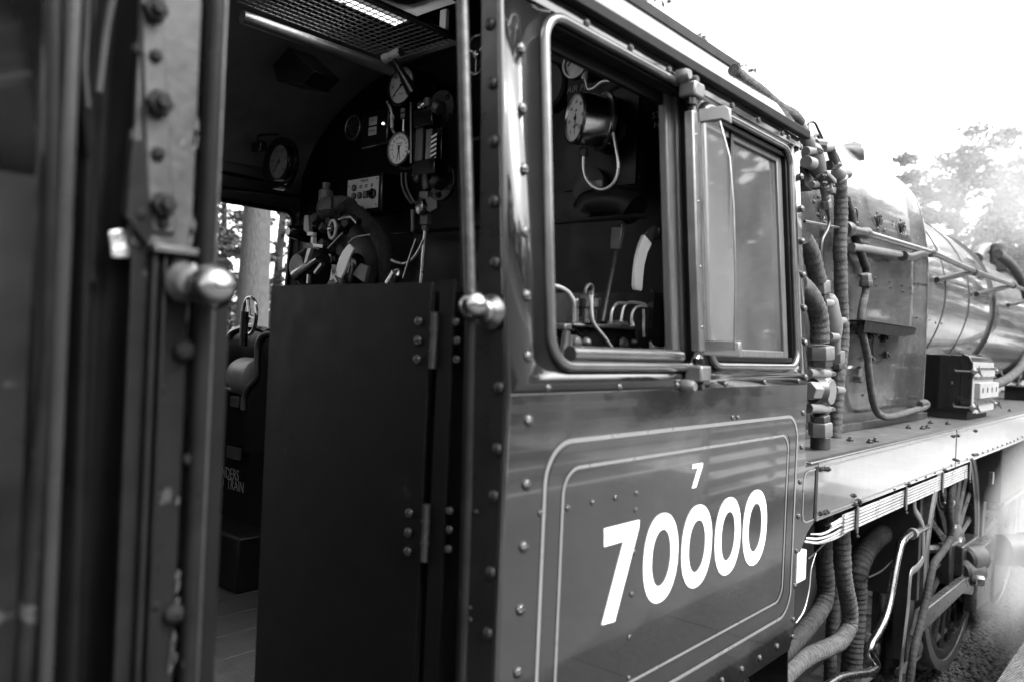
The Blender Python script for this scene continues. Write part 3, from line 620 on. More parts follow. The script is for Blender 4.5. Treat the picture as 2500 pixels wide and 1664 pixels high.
# ------------------------------------------------------------------ lubricator box on the running plate
bx1 = hit('S', 1200, 1385, Z=ZF); YB0 = bx1.y; XB0 = bx1.x
bx2 = hit('S', 450, 1290, Z=ZF + .03); YB1 = YB0 + .42
zt_ = hit('S', 1230, 262, X=XB0, ).z; XB1 = XB0 + .80
print('box', bx1, bx2, zt_)
cs = [(YB0, ZF + .06), (YB0, zt_ - .06), (YB0 + .02, zt_ - .015), (YB0 + .06, zt_), (YB1 - .02, zt_), (YB1, zt_ - .03), (YB1, ZF + .06)]
lb = MB().prism([(XB0, y, z) for y, z in cs], (.8, 0, 0)).build('lubricator_box', paint, loco, bevel=.006, sharp=50)
cs2 = [(YB0 - .004, ZF + .06), (YB0 - .004, zt_ - .06), (YB0 + .02, zt_ - .008), (YB0 + .06, zt_ + .008), (YB0 + .075, zt_ + .008), (YB0 + .075, ZF + .06)]
MB().prism([(XB0 - .012, y, z) for y, z in cs2], (.826, 0, 0)).build('box_lid', paint, lb, bevel=.004)
MB().box((XB0 + .03, YB0 + .03, ZF), (XB1 - .03, YB1 - .02, ZF + .06)).build('box_base', blackm, lb)
def lbx(f): return XB0 + .8 * f
H_ = zt_ - ZF
for f0, f1, z0, z1, t in ((.0, .97, .30, .64, .03), (.0, .95, .72, .82, .0), ):
    pass
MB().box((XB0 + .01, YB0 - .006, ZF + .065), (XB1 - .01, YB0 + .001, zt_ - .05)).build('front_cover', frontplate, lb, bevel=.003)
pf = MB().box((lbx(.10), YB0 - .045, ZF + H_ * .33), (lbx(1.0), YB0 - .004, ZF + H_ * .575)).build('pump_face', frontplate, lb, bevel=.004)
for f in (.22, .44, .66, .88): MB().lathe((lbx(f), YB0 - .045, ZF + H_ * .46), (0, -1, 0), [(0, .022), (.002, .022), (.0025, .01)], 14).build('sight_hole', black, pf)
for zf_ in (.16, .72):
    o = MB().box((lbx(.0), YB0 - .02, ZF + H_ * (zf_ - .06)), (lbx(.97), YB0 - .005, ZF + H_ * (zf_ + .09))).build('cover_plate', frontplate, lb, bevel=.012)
    cz_ = ZF + H_ * (zf_ + .09); sc_ = MB()
    for k in range(9): sc_.lathe((lbx(.06 + .105 * k), YB0 - .022, cz_ - .002), (1, 0, 0), [(0, .006), (.03, .010), (.06, .010), (.078, .006)], 6)
    sc_.build('scalloped_edge', steel, o)
    sc_ = MB(); cz_ = ZF + H_ * (zf_ - .06)
    for k in range(9): sc_.lathe((lbx(.06 + .105 * k), YB0 - .022, cz_ + .002), (1, 0, 0), [(0, .004), (.03, .008), (.06, .008), (.078, .004)], 6)
    sc_.build('scalloped_edge', steel, o)
    for xx, ss in ((XB0 - .02, -1), (XB1 + .03, 1)):
        q = Vector((xx, YB0 - .01, ZF + H_ * (zf_ + .03))); wn = MB()
        wn.tube([q + Vector((0, .12, 0)), q + Vector((0, -.05, 0))], .009, 8); wn.nut(q + Vector((0, .01, 0)), (0, -1, 0), .022, .03)
        wn.prism([q + Vector((-.01, -.03, 0)), q + Vector((-.055, -.045, .03)), q + Vector((-.05, -.045, .045)), q + Vector((.0, -.03, .012)), q + Vector((.05, -.045, -.02)), q + Vector((.055, -.045, -.035))], (0, -.008, 0))
        wn.build('wing_nut', steel2, lb)
for x, y in ((930, 523), (880, 742), (905, 1128)): rivet(lb, hit('S', x, y, X=XB0), (-1, 0, 0), .014, paint)
# small box further along the running plate
q = hit('S', 1990, 1040, Z=ZF); MB().box((q.x, q.y - .12, ZF), (q.x + .5, q.y + .12, ZF + .17)).build('oil_pot', paint, loco, bevel=.006)
MB().tube([q + Vector((.02, -.02, .0)), q + Vector((.02, -.02, .3))], .012, 8).lathe(q + Vector((.02, -.02, .27)), (0, 0, 1), [(0, .02), (.03, .035), (.06, .03), (.07, .01)], 10).build('oil_pot_stem', steel2, loco)
# ================================================================== UNDER THE RUNNING PLATE
# ash pan, frames, hoses and pipes
YA = .62
ap = MB().prism([(3.3, YA + .12, .62), (6.0, YA + .12, .62), (6.0, YA, 1.35), (6.0, YA, 2.1), (3.3, YA, 2.1), (3.3, YA, 1.35)], (0, 0, 0.0001))
b = MB()
b.add([(3.3, YA + .10, .6), (5.75, YA + .10, .6), (5.75, YA, 1.3), (5.75, YA, 2.2), (3.3, YA, 2.2), (3.3, YA, 1.3)], [(0, 1, 2, 5), (5, 2, 3, 4)])
b.build('ash_pan_side', clad, loco, recalc=False, solid=-.008)
for x in (3.75, 4.35, 5.0, 5.55):
    MB().box((x - .006, YA - .006, 1.3), (x + .006, YA - .001, 2.15)).build('plate_joint', black, loco)
    for z in (1.4, 1.75, 2.05): rivet(loco, (x + .05, YA - .003, z), NL, .016, iron, 'hex')
MB().box((3.0, .95, .5), (6.2, .99, 2.2)).build('main_frame', blackm, loco)
MB().box((1.4, .35, 1.0), (3.3, .39, 1.52)).build('drag_box', blackm, loco)
MB().box((1.4, .25, 1.45), (3.25, 2.5, 1.52)).build('cab_support', blackm, loco)
MB().box((XR - .02, .3, 1.2), (XR + .05, 2.4, ZF - .05)).build('stretcher', blackm, loco)
MB().box((5.72, .16, 1.15), (5.78, 1.1, 2.2)).build('frame_stay', blackm, loco, bevel=.004)
def K(pts, Y, reg='K'): return [hit(reg, p[0], p[1], Y=(p[2] if len(p) > 2 else Y)) for p in pts]
def pr(reg_px, pts, Y):                    # pixel radius to metres at the middle of a path
    q = hit('K', *pts[len(pts) // 2][:2], Y=Y); dep = (q - CAM).dot(-az.cross(ax).cross(Vector((0, 0, 0))) if False else R3 @ Vector((0, 0, -1)))
    return reg_px / 2.553 / FPX * dep
def khose(pts, rpx, Y, m=lag, seed=0, **kw): return hose('lagged_hose', K(pts, Y), pr(rpx, pts, Y), m, loco, seed=seed, **kw)
def kpipe(name, pts, rpx, Y, m, **kw): return pipe(name, K(pts, Y), pr(rpx, pts, Y), m, loco, **kw)
khose([(284, 520), (285, 640), (282, 760), (292, 900), (296, 1010), (262, 1120), (180, 1225), (95, 1320), (0, 1410), (-120, 1500), (-260, 1600)], 54, .22, lagd, 1)
khose([(350, 500), (352, 620), (355, 800), (352, 950), (345, 1100), (335, 1250), (325, 1400), (322, 1640)], 38, .34, lagd, 2)
khose([(388, 540), (398, 700), (402, 830), (415, 950), (436, 1060), (447, 1150), (438, 1230), (385, 1312), (290, 1362), (180, 1412), (80, 1490), (-20, 1590)], 50, .20, lag, 3)
khose([(990, 440), (930, 510), (850, 545), (760, 580), (690, 622), (620, 668), (555, 740), (510, 830), (490, 930), (488, 1050), (478, 1200), (465, 1350), (455, 1500), (450, 1640)], 62, .38, lagd, 4)
khose([(940, 640), (905, 780), (880, 900), (850, 1020), (815, 1150), (780, 1290), (750, 1420), (730, 1600)], 52, .46, lagd, 5)
khose([(1085, 330), (1072, 420), (1068, 520), (1075, 620), (1065, 690), (1020, 760), (972, 830), (945, 930), (925, 1040), (900, 1150), (868, 1280), (840, 1400), (815, 1600)], 23, .05, lagd, 6)
khose([(735, 900), (728, 1000), (715, 1150), (700, 1300), (690, 1420), (680, 1600)], 34, .50, lagd, 7)
MB().tube(K([(400, 690), (400, 790)], .20), pr(1, [(400, 700)], .2) * 40, 6).build('pipe_clamp', blackm, loco, bevel=.003)
for a, r_ in ((((705, 600), (690, 690)), 66),):
    p = hit('K', 690, 625, Y=.38); q = hit('K', 740, 602, Y=.38); d = (q - p).normalized()
    MB().lathe(p, d, [(-.02, .055), (-.02, .069), (.03, .069), (.03, .055)], 24).build('pipe_clamp', casting, loco)
kpipe('polished_injector_pipe', [(925, 598), (870, 625), (815, 650), (772, 690), (750, 760), (732, 850), (715, 950), (695, 1060), (665, 1170), (618, 1265), (578, 1335), (572, 1385), (600, 1430), (612, 1465), (570, 1505), (470, 1522), (380, 1545), (280, 1610)], 25, .13, steel, n=18)
p = hit('K', 830, 645, Y=.13); q = hit('K', 870, 625, Y=.13)
MB().lathe(p, q - p, [(0, .022), (.0, .034), (.045, .034), (.045, .022)], 20).build('pipe_union', casting, loco)
pp_ = K([(848, 435), (852, 495), (880, 545), (902, 610), (905, 720), (900, 800), (868, 850), (830, 885), (818, 960), (808, 1100), (785, 1300), (765, 1480), (755, 1640)], .12)
MB().tube(smooth(pp_, 6), .026, 10, flat=.35, updir=(1, 0, 0)).build('flat_steam_pipe', bracket_m, loco, sharp=60)
kpipe('copper_drain_pipe', [(560, 915), (640, 875), (700, 820), (740, 790)], 6, .30, steel2)
kpipe('copper_drain_pipe', [(185, 800), (230, 760), (300, 690)], 6, .10, steel2)
kpipe('copper_drain_pipe', [(110, 1200), (160, 1120), (190, 1000), (205, 860), (235, 760)], 5, .16, copper)
kpipe('bent_rod', [(1002, 380), (1000, 430), (1012, 470), (1040, 480)], 7, .09, blackm)
p = hit('K', 1030, 478, Y=.09); MB().nut(p, (1, -.3, .15), .035, .07).lathe(p + Vector((.08, 0, .01)), (1, -.3, .15), [(0, .025), (.04, .03), (.06, .03)], 10).build('drain_cock', casting, loco)
# bright uprights and plates seen between the hoses
MB().prism(K([(735, 860), (775, 740), (792, 760), (745, 1250), (725, 1420), (690, 1420)], .56), (0, .02, 0)).build('suspension_link', steel2, loco, bevel=.003)
for pts, m_ in ((((975, 560), (1000, 520), (1055, 340), (1060, 560), (1050, 700), (1000, 780), (960, 800)), clad), (((895, 690), (978, 560), (960, 800), (930, 1000), (905, 1000)), wheelm)):
    MB().prism(K(pts, .60), (0, .01, 0)).build('splasher_plate', m_, loco)
for x, y in ((625, 918), (728, 1085), (685, 1475), (735, 1305), (565, 1275)): rivet(loco, hit('K', x, y, Y=YA - .02), NL, .02, iron, 'hex')
for x, y in ((620, 918), (540, 1320)): MB().nut(hit('K', x, y, Y=.5), NL, .03, .04).build('stay_nut', iron, loco)
MB().lathe(hit('K', 540, 1340, Y=.52), (0, -1, 0), [(0, .09), (.03, .09), (.05, .05), (.09, .04)], 20).build('valve_body', iron, loco)
MB().lathe(hit('K', 868, 1350, Y=.3), (0, -1, 0), [(0, .06), (.02, .06), (.03, .03)], 18).build('brake_pin', iron, loco)
MB().lathe(hit('K', 900, 1010, Y=.3), (0, -1, 0), [(0, .06), (.02, .06), (.03, .03)], 18).build('brake_pin', iron, loco)
# ------------------------------------------------------------------ injector and valve cluster in front of the cab
def J(pts, Y): return [hit('J', p[0], p[1], Y=(p[2] if len(p) > 2 else Y)) for p in pts]
def cyl(name, reg, a, b_, Y, r, m, n=18, prof=None, kind='round'):
    p = hit(reg, *a, Y=Y); q = hit(reg, *b_, Y=Y); L_ = (q - p).length; r *= .62
    if prof: prof = [(d_ * L_ / prof[-1][0], r__ * .62) for d_, r__ in prof]
    o = MB()
    if kind == 'hex': o.lathe(p, q - p, [(0, r * .93), (L_ * .1, r), (L_ * .9, r), (L_, r * .93)], 6, .3)
    else: o.lathe(p, q - p, prof or [(0, r), (L_, r)], n)
    return o.build(name, m, loco, bevel=.002)
YK = .22
hose('lagged_hose', [hit(r_, x, y, Y=.30) for r_, x, y in (('I', 585, 720), ('I', 590, 800), ('I', 600, 960), ('I', 600, 1150), ('I', 592, 1350), ('I', 590, 1500), ('J', 475, 120), ('J', 478, 250), ('J', 482, 400), ('J', 490, 560), ('J', 492, 700), ('J', 480, 850), ('J', 462, 1000), ('J', 450, 1150), ('J', 442, 1300), ('J', 432, 1450), ('J', 425, 1540))], .036, lag, loco, seed=11)
hose('lagged_hose', [hit(r_, x, y, Y=.34) for r_, x, y in (('I', 650, 930), ('I', 680, 1020), ('I', 700, 1100), ('I', 722, 1250), ('I', 745, 1330), ('I', 790, 1440), ('I', 830, 1560), ('J', 668, 130), ('J', 678, 210))], .024, lagd, loco, seed=12)
hose('lagged_hose', [hit('J', x, y, Y=.30) for x, y in ((672, 300), (665, 380), (645, 460), (632, 560), (642, 660), (665, 760), (685, 860), (695, 980), (708, 1080), (730, 1200), (765, 1280), (830, 1308), (920, 1292), (1010, 1265), (1090, 1245), (1140, 1215), (1120, 1195), (1085, 1210))], .022, lag, loco, seed=13, band=.028, amp=.09)
cyl('pipe_nut', 'J', (668, 215), (672, 268), .30, .052, casting, kind='hex'); cyl('pipe_nut', 'J', (672, 265), (670, 318), .30, .060, iron, kind='hex')
hose('lagged_hose', [hit('J', x, y, Y=.16) for x, y in ((190, -60), (245, 40), (275, 150), (300, 250), (306, 275))], .039, lag, loco, seed=14)
hose('lagged_hose', [hit('J', x, y, Y=.12) for x, y in ((150, 290), (220, 350), (265, 420), (300, 500), (315, 580), (318, 660), (318, 745))], .043, lag, loco, seed=15)
cyl('large_pipe_nut', 'J', (315, 268), (322, 362), .16, .076, casting, kind='hex')
cyl('pipe_nut', 'J', (322, 358), (335, 400), .16, .06, iron, kind='hex')
cyl('large_pipe_nut', 'J', (325, 765), (325, 872), .12, .098, casting, kind='hex')
cyl('pipe_nut', 'J', (325, 872), (325, 920), .12, .085, iron, kind='hex')
cyl('injector_body', 'J', (380, 380), (430, 820), .26, .07, casting, prof=[(0, .05), (.06, .075), (.20, .085), (.30, .095), (.38, .085), (.5, .06), (.62, .05)])
cyl('pipe_nut', 'J', (455, 800), (455, 900), .30, .06, casting, kind='hex')
cyl('pipe_nut', 'J', (450, 895), (450, 940), .30, .05, iron, kind='hex')
MB().lathe(hit('J', 315, 1110, Y=.16), (0, -1, .0), [(-.02, .10), (.02, .10), (.035, .08), (.05, .06), (.06, .06)], 28).build('injector_cover', casting, loco, bevel=.003)
MB().lathe(hit('J', 268, 1105, Y=.10), (1, -.6, 0), [(0, .055), (.04, .06), (.045, .045)], 20).build('injector_flange', iron, loco)
cyl('large_pipe_nut', 'J', (225, 1105), (290, 1108), .08, .068, casting, kind='hex')
for (x, y, X2, Yp) in ((340, 437, 415, .20), (440, 573, 515, .25), (390, 695, 458, .22), (230, 972, 410, .13), (430, 1100, 500, .24), (230, 1243, 405, .13)):
    p = hit('J', x, y, Y=Yp); q = hit('J', X2, y + 6, Y=Yp); rr_ = .021; L_ = (q - p).length
    bo = MB().lathe(p, q - p, [(0, rr_), (L_ * .82, rr_), (L_ * .84, rr_ * .9)], 18).build('stud_boss', casting, loco)
    MB().nut(p + (q - p) * .82, q - p, rr_ * .62, L_ * .3).build('stud_nut', iron, bo)
cyl('pipe_nut', 'J', (320, 1290), (322, 1345), .14, .072, iron, kind='hex')
cyl('large_pipe_nut', 'J', (322, 1345), (322, 1455), .14, .088, casting, kind='hex')
cyl('pipe_collar', 'J', (322, 1455), (322, 1545), .16, .075, iron)
# upper valve cluster
cyl('hose_nut', 'I', (200, 215), (225, 250), .20, .042, casting); cyl('large_pipe_nut', 'I', (222, 245), (245, 318), .20, .050, casting, kind='hex')
cyl('valve_stem', 'I', (255, 320), (300, 440), .20, .055, casting, prof=[(0, .042), (.02, .046), (.10, .055), (.2, .05)])
cyl('valve_body', 'I', (300, 420), (400, 700), .22, .07, casting, prof=[(0, .05), (.05, .075), (.12, .08), (.22, .075), (.32, .06), (.38, .05)])
cyl('valve_branch', 'I', (262, 470), (360, 455), .19, .034, casting); cyl('stud_nut', 'I', (350, 445), (408, 470), .18, .026, iron, kind='hex')
cyl('valve_branch', 'I', (425, 435), (490, 435), .24, .036, casting); cyl('stud_nut', 'I', (480, 425), (522, 440), .24, .026, iron, kind='hex')
cyl('valve_branch', 'I', (265, 570), (330, 590), .18, .046, casting); cyl('valve_branch', 'I', (480, 605), (550, 600), .26, .040, iron)
cyl('stud_nut', 'I', (525, 600), (578, 600), .25, .030, iron, kind='hex'); cyl('valve_branch', 'I', (580, 700), (670, 690), .30, .036, iron)
cyl('valve_neck', 'I', (560, 620), (590, 740), .30, .062, casting, prof=[(0, .03), (.06, .055), (.14, .066), (.2, .06), (.22, .07), (.25, .07)])
cyl('lug', 'I', (545, 500), (600, 640), .30, .022, iron); cyl('lug', 'I', (500, 440), (540, 580), .24, .035, iron)
p = hit('I', 470, 715, Y=.12); MB().prism([p + Vector(v) for v in ((-.06, -.02, .02), (.07, -.02, -.0), (.08, .04, -.01), (-.01, .05, .01))], (0, 0, -.022)).build('valve_flange', casting, loco, bevel=.006)
for x, y in ((440, 760), (515, 785), (435, 690)): rivet(loco, hit('I', x, y, Y=.11), (0, 0, -1), .014, iron, 'hex')
cyl('valve_body', 'I', (350, 790), (455, 770), .17, .040, iron); cyl('valve_branch', 'I', (318, 785), (365, 790), .15, .026, casting)
cyl('drain_valve', 'I', (440, 800), (460, 935), .14, .034, casting, prof=[(0, .040), (.08, .034), (.15, .032), (.16, .028), (.17, .033), (.24, .033)])
cyl('drain_nut', 'I', (455, 935), (470, 1015), .14, .038, casting, kind='hex'); cyl('drain_collar', 'I', (470, 1015), (472, 1045), .14, .018, iron)
pipe('thin_drain_pipe', [hit('I', x, y, Y=.15) for x, y in ((472, 1030), (490, 1130), (470, 1220), (420, 1320), (405, 1450), (420, 1560))], .008, iron, loco)
cyl('wing_lever', 'I', (480, 820), (500, 850), .12, .03, casting); cyl('wing_lever', 'I', (520, 820), (515, 880), .16, .028, iron)
pipe('thin_wire_pipe', [hit('I', x, y, Y=.25) for x, y in ((285, 235), (295, 200), (325, 187), (355, 205), (385, 265), (410, 320), (428, 360))], .006, iron, loco)
pipe('thin_wire_pipe', [hit('I', x, y, Y=.25) for x, y in ((335, 370), (350, 330), (375, 315), (392, 345), (400, 370))], .007, blackm, loco)
cyl('small_nut', 'I', (360, 385), (445, 390), .22, .03, casting, kind='hex')
MB().prism([hit('I', x, y, Y=.26) for x, y in ((255, 600), (330, 640), (400, 700), (330, 850), (255, 800))], (0, .10, 0)).build('valve_bracket', blackm, loco, bevel=.006)
# ------------------------------------------------------------------ coupled wheels and rods
def wheel(xc, zc, y, R=.94, first=False):
    tyre = MB().lathe((xc, y, zc), (0, 1, 0), [(.02, R - .085), (.0, R - .08), (-.005, R - .04), (.0, R), (.12, R), (.125, R + .03), (.145, R + .03), (.145, R - .09), (.02, R - .085)], 72).build('tyre', tyrem, loco, sharp=40)
    wh = MB(); wh.lathe((xc, y + .01, zc), (0, 1, 0), [(.03, R - .16), (.0, R - .155), (-.012, R - .12), (.0, R - .084), (.11, R - .084), (.11, R - .16), (.03, R - .16)], 72)
    rim = wh.build('wheel_rim', wheelm, loco, sharp=40)
    hub = MB().lathe((xc, y + .14, zc), (0, -1, 0), [(0, .2), (.16, .2), (.18, .17), (.18, .12), (.2, .11), (.21, .02)], 32).build('hub', wheelm, rim)
    for k in range(20):
        a = 2 * math.pi * (k + .5) / 20; d = Vector((math.cos(a), 0, math.sin(a))); t = Vector((-d.z, 0, d.x)); c_ = Vector((xc, y, zc)); b = MB(); L0, L1 = .17, R - .145
        vs = []
        for L_, wd, yo, dp in ((L0, .040, .0, .09), ((L0 + L1) / 2, .027, .02, .06), (L1, .036, .03, .055)):
            for sx, sy in ((-1, .3), (0, 0), (1, .3), (1, .8), (0, 1), (-1, .8)): vs.append(c_ + d * L_ + t * wd * sx + Vector((0, yo + dp * sy, 0)))
        b.add(vs, [(i * 6 + k2, i * 6 + (k2 + 1) % 6, (i + 1) * 6 + (k2 + 1) % 6, (i + 1) * 6 + k2) for i in range(2) for k2 in range(6)])
        b.build('spoke', wheelm, rim, sharp=50)
    return rim
zw = RAIL + .94
WC = hit('W', 2329, 1375, Y=.25); print('wheel', WC)
wheel(WC.x, zw, .25); wheel(WC.x + 2.0, zw, .25); wheel(WC.x + 4.0, zw, .25)
rp = lambda pts, Y: [hit(r_, x, y, Y=Y) for r_, x, y in pts]
rod = MB().prism(rp([('L', 205, 1025), ('L', 290, 700), ('L', 762, 322), ('L', 830, 295), ('L', 870, 262), ('L', 895, 300), ('L', 880, 500), ('L', 850, 505), ('L', 750, 490)], .10), (0, .055, 0)).build('coupling_rod', rodm, loco, bevel=.006)
o_ = MB().lathe(hit('L', 870, 325, Y=.06), (0, -1, 0), [(0, .03), (.03, .03)], 12).build('rod_pin', iron, rod)
MB().nut(hit('L', 905, 325, Y=.06), (.4, -1, 0), .04, .06).build('rod_pin_nut', rodm, rod)
MB().lathe(hit('L', 780, 215, Y=.16), (.9, -.3, 0), [(-.12, .10), (-.1, .12), (.1, .12), (.12, .10)], 24).build('rod_bush', iron, loco)
MB().lathe(hit('L', 835, 60, Y=.14), (.9, -.3, 0), [(-.1, .09), (-.08, .11), (.1, .11), (.12, .09)], 24).build('rod_bush', iron, loco)
for (a_, b_, Y_, m_, nm) in ((('M', 900, 945), ('M', 1035, 1330), .2, wheelm, 'crank_web'), (('M', 1060, 960), ('M', 1245, 1180), .14, wheelm, 'crank_arm'), (('M', 1252, 1010), ('M', 1455, 1560), .10, wheelm, 'big_end'), (('M', 1455, 1180), ('M', 1545, 1500), .08, wheelm, 'strap')):
    p = hit(*a_, Y=Y_); q = hit(*b_, Y=Y_); MB().box((p.x, Y_, q.z), (q.x, Y_ + .10, p.z)).build(nm, m_, loco, bevel=.012)
for a_, Y_ in ((('M', 1180, 930), .14), (('M', 1405, 985), .10)):
    p = hit(*a_, Y=Y_ + .05); MB().lathe(p - Vector((0, 0, .05)), (0, 0, 1), [(0, .05), (.04, .05), (.06, .03), (.09, .03), (.10, .02)], 12).build('oil_cup', steel, loco)
p = hit('M', 1530, 1000, Y=.06); q = hit('M', 1740, 1000, Y=.06)
MB().lathe(p, (.80, -.6, .0), [(0, .135), (.22, .135), (.23, .15), (.30, .15), (.33, .12), (.34, .07)], 28).build('return_crank', iron, loco, bevel=.004)
rr2 = rp([('M', 1760, 860), ('M', 1829, 760), ('M', 1829, 830), ('M', 1790, 900)], .02); MB().prism([*rr2], (0, .04, 0)).build('eccentric_rod', rodm, loco)
# bracket box and slide bars ahead
p = hit('M', 1580, -40, Y=.08); q = hit('M', 1829, 235, Y=.08)
MB().box((p.x, .1, q.z), (p.x + 3.5, .75, ZF - .02)).build('motion_bracket', blackm, loco, bevel=.01)
MB().box((p.x, .07, q.z - .02), (p.x + 3.5, .12, q.z + .012)).build('slide_bar', steel2, loco, bevel=.003)
MB().box((WC.x + 1.1, .6, 1.0), (14, .65, ZF - .02)).build('main_frame', blackm, loco)
MB().box((WC.x - .9, .55, .35), (WC.x + 1.1, .6, ZF - .02)).build('main_frame', iron, loco)
p = hit('M', 1440, 10, Y=.1); MB().box((p.x - .02, .1, p.z - .1), (p.x + .04, .13, p.z)).build('bracket_foot', steel2, loco)
for xx in (8.2, 9.6, 11.0): MB().box((xx, .1, ZVB - .3), (xx + .06, .7, ZF - .02)).build('plate_stay', blackm, loco)
MB().tube([(WC.x - 1.2, .32, .55), (WC.x + 6, .32, .5)], .03, 8).build('brake_pull_rod', iron, loco)
MB().prism([(WC.x - 1.1, .3, 1.5), (WC.x - .98, .3, 1.5), (WC.x - .93, .3, 1.0), (WC.x - .98, .3, .6), (WC.x - 1.1, .3, .6)], (0, .1, 0)).build('brake_block', blackm, loco, bevel=.01)
# front smokebox silhouette and cylinders far ahead, mostly in steam
MB().lathe((13.4, YC, ZBc), (1, 0, 0), [(0, .9), (1.8, .9), (1.82, .2)], 48).build('smokebox', blackm, loco)
# ================================================================== INSIDE THE CAB
XG = XI - .03
def G(reg, x, y, X=XG): return hit(reg, x, y, X=X)
LFT = Vector((-1, 0, 0)); RIGHT = Vector((0, -1, 0)); UPV = Vector((0, 0, 1))      # things on the backplate face -X
def gauge(name, c, R, depth, case, face, bez, ticks=11, nums=None, needles=((230, .8),), words=(), dark_face=False, turn=0):
    """round dial facing the tender; c = centre of the face"""
    g = MB().lathe(c + Vector((depth, 0, 0)), LFT, [(0, R * 1.15), (.012, R * 1.15), (.014, R), (depth * .9, R), (depth, R * .98)], 40).build(name, case, loco)
    MB().lathe(c, LFT, [(0, R * .99), (.006, R * 1.02), (.010, R * .99), (.010, R * .9), (.001, R * .88)], 40).build('bezel', bez, g)
    MB().lathe(c, LFT, [(0, R * .9), (.0015, R * .9), (.002, R * .01)], 40).build('dial', face, g)
    tk = MB()
    def pol(a, r, x=-.0026): a = math.radians(a); return c + Vector((x, -math.sin(a) * r, math.cos(a) * r))     # a clockwise from the top as seen
    n = ticks * 5 - 4
    for k in range(n):
        a = -135 + 270 * k / (n - 1); big = k % 5 == 0; u = pol(a, R * .86); v = pol(a, R * (.76 if big else .81)); t = (pol(a + 90, 1) - c).normalized() * (R * (.011 if big else .006)); t.x = 0
        tk.add([u + t, u - t, v - t, v + t], [(0, 1, 2, 3)])
    tk.build('scale_ticks', ink if not dark_face else white, g, recalc=False, kind='stuff')
    if nums:
        for k, s_ in enumerate(nums):
            a = -135 + 270 * k / (len(nums) - 1); text(g, s_, R * .2, pol(a, R * .64), RIGHT, UPV, ink, 'numeral', .0003)
    for s_, zz, sz in words: text(g, s_, R * sz, c + Vector((-.0026, 0, R * zz)), RIGHT, UPV, ink, 'lettering', .0003)
    for a, L_ in needles:
        t = (pol(a + 90, 1) - c).normalized(); t.x = 0; tip = pol(a, R * L_, -.005); ba = pol(a + 180, R * .18, -.005)
        MB().prism([ba + t * R * .035, tip + t * R * .008, tip - t * R * .008, ba - t * R * .035], (.0012, 0, 0)).build('needle', ink, g)
    MB().lathe(c - Vector((.004, 0, 0)), LFT, [(0, R * .08), (.004, R * .07), (.005, R * .02)], 14).build('needle_boss', ink, g)
    if turn:
        T = Matrix.Rotation(math.radians(turn), 3, 'Z'); w0 = WL[g.name].copy(); nw = c + T @ (w0 - c); g.rotation_euler.z = math.radians(turn); g.location = nw - WL[loco.name]
    return g
def rad(c, reg, x, y): return (hit(reg, x, y, X=c.x) - c).length
# large pressure gauge
c = G('A', 1508, 655, 2.42); R1 = rad(c, 'A', 1508, 502); gauge('pressure_gauge', c, R1, .12, black, platew, black, 11, ['0', '50', '100', '150', '200', '250', '300'], ((-128, .78),), (('LBS', .22, .14), ('SQ IN', -.42, .13)))
# duplex vacuum gauge
c = G('A', 1490, 1140, 2.40); R2 = rad(c, 'A', 1490, 1010); gauge('vacuum_gauge', c, R2, .06, black, dialw, gauge_case, 13, ['0', '5', '10', '15', '20', '25', '30', '30', '25', '20', '15', '10', '5'], ((193, .8), (168, .72)), (('VACUUM', .3, .13), ('INCHES', .16, .11)))
# dark steam heat gauge near the far wall
c = G('A', 570, 1242, 2.25); R3_ = rad(c, 'A', 570, 1385); gauge('speed_indicator', c, R3_, .04, black, mat('grey_dial', .11, .4), black, 9, ['0', '20', '40', '60', '80', '100'], ((-140, .7),))
c2_ = G('A', 605, 1262, 2.32); MB().lathe(c2_, LFT, [(0, R3_ * 1.42), (.03, R3_ * 1.42), (.04, R3_ * 1.36), (.04, R3_ * 1.2)], 40).build('gauge_backing', black, loco)
pipe('lamp_bracket', [G('A', x, y, 2.2) for x, y in ((560, 1030), (430, 1035), (405, 1060), (405, 1110))], .006, black, loco)
p = G('A', 415, 1125, 2.2); MB().box(p - Vector((.02, .045, .025)), p + Vector((.02, .045, .025))).build('lamp_shade', black, loco, bevel=.006)
# handwheel plate with turned rosette
c = G('A', 1145, 982, 2.52); RW = rad(c, 'A', 1145, 885); o = MB().lathe(c + Vector((.05, 0, 0)), LFT, [(0, RW * 1.1), (.03, RW * 1.1), (.05, RW), (.056, RW * .85), (.05, RW * .8)], 36).build('blower_dial', black, loco)
MB().tube([c + Vector((-.01, math.cos(a) * RW * .9, math.sin(a) * RW * .9)) for a in [k * math.pi / 16 for k in range(32)]], RW * .07, 8, closed=True).build('rim', steel2, o)
for k in range(12):
    a = k * math.pi / 6; d = Vector((0, math.cos(a), math.sin(a))); t = Vector((0, -d.z, d.y)); MB().prism([c + d * RW * .12, c + d * RW * .55 + t * RW * .07, c + d * RW * .8, c + d * RW * .55 - t * RW * .07], (-.008, 0, 0)).build('petal', iron, o)
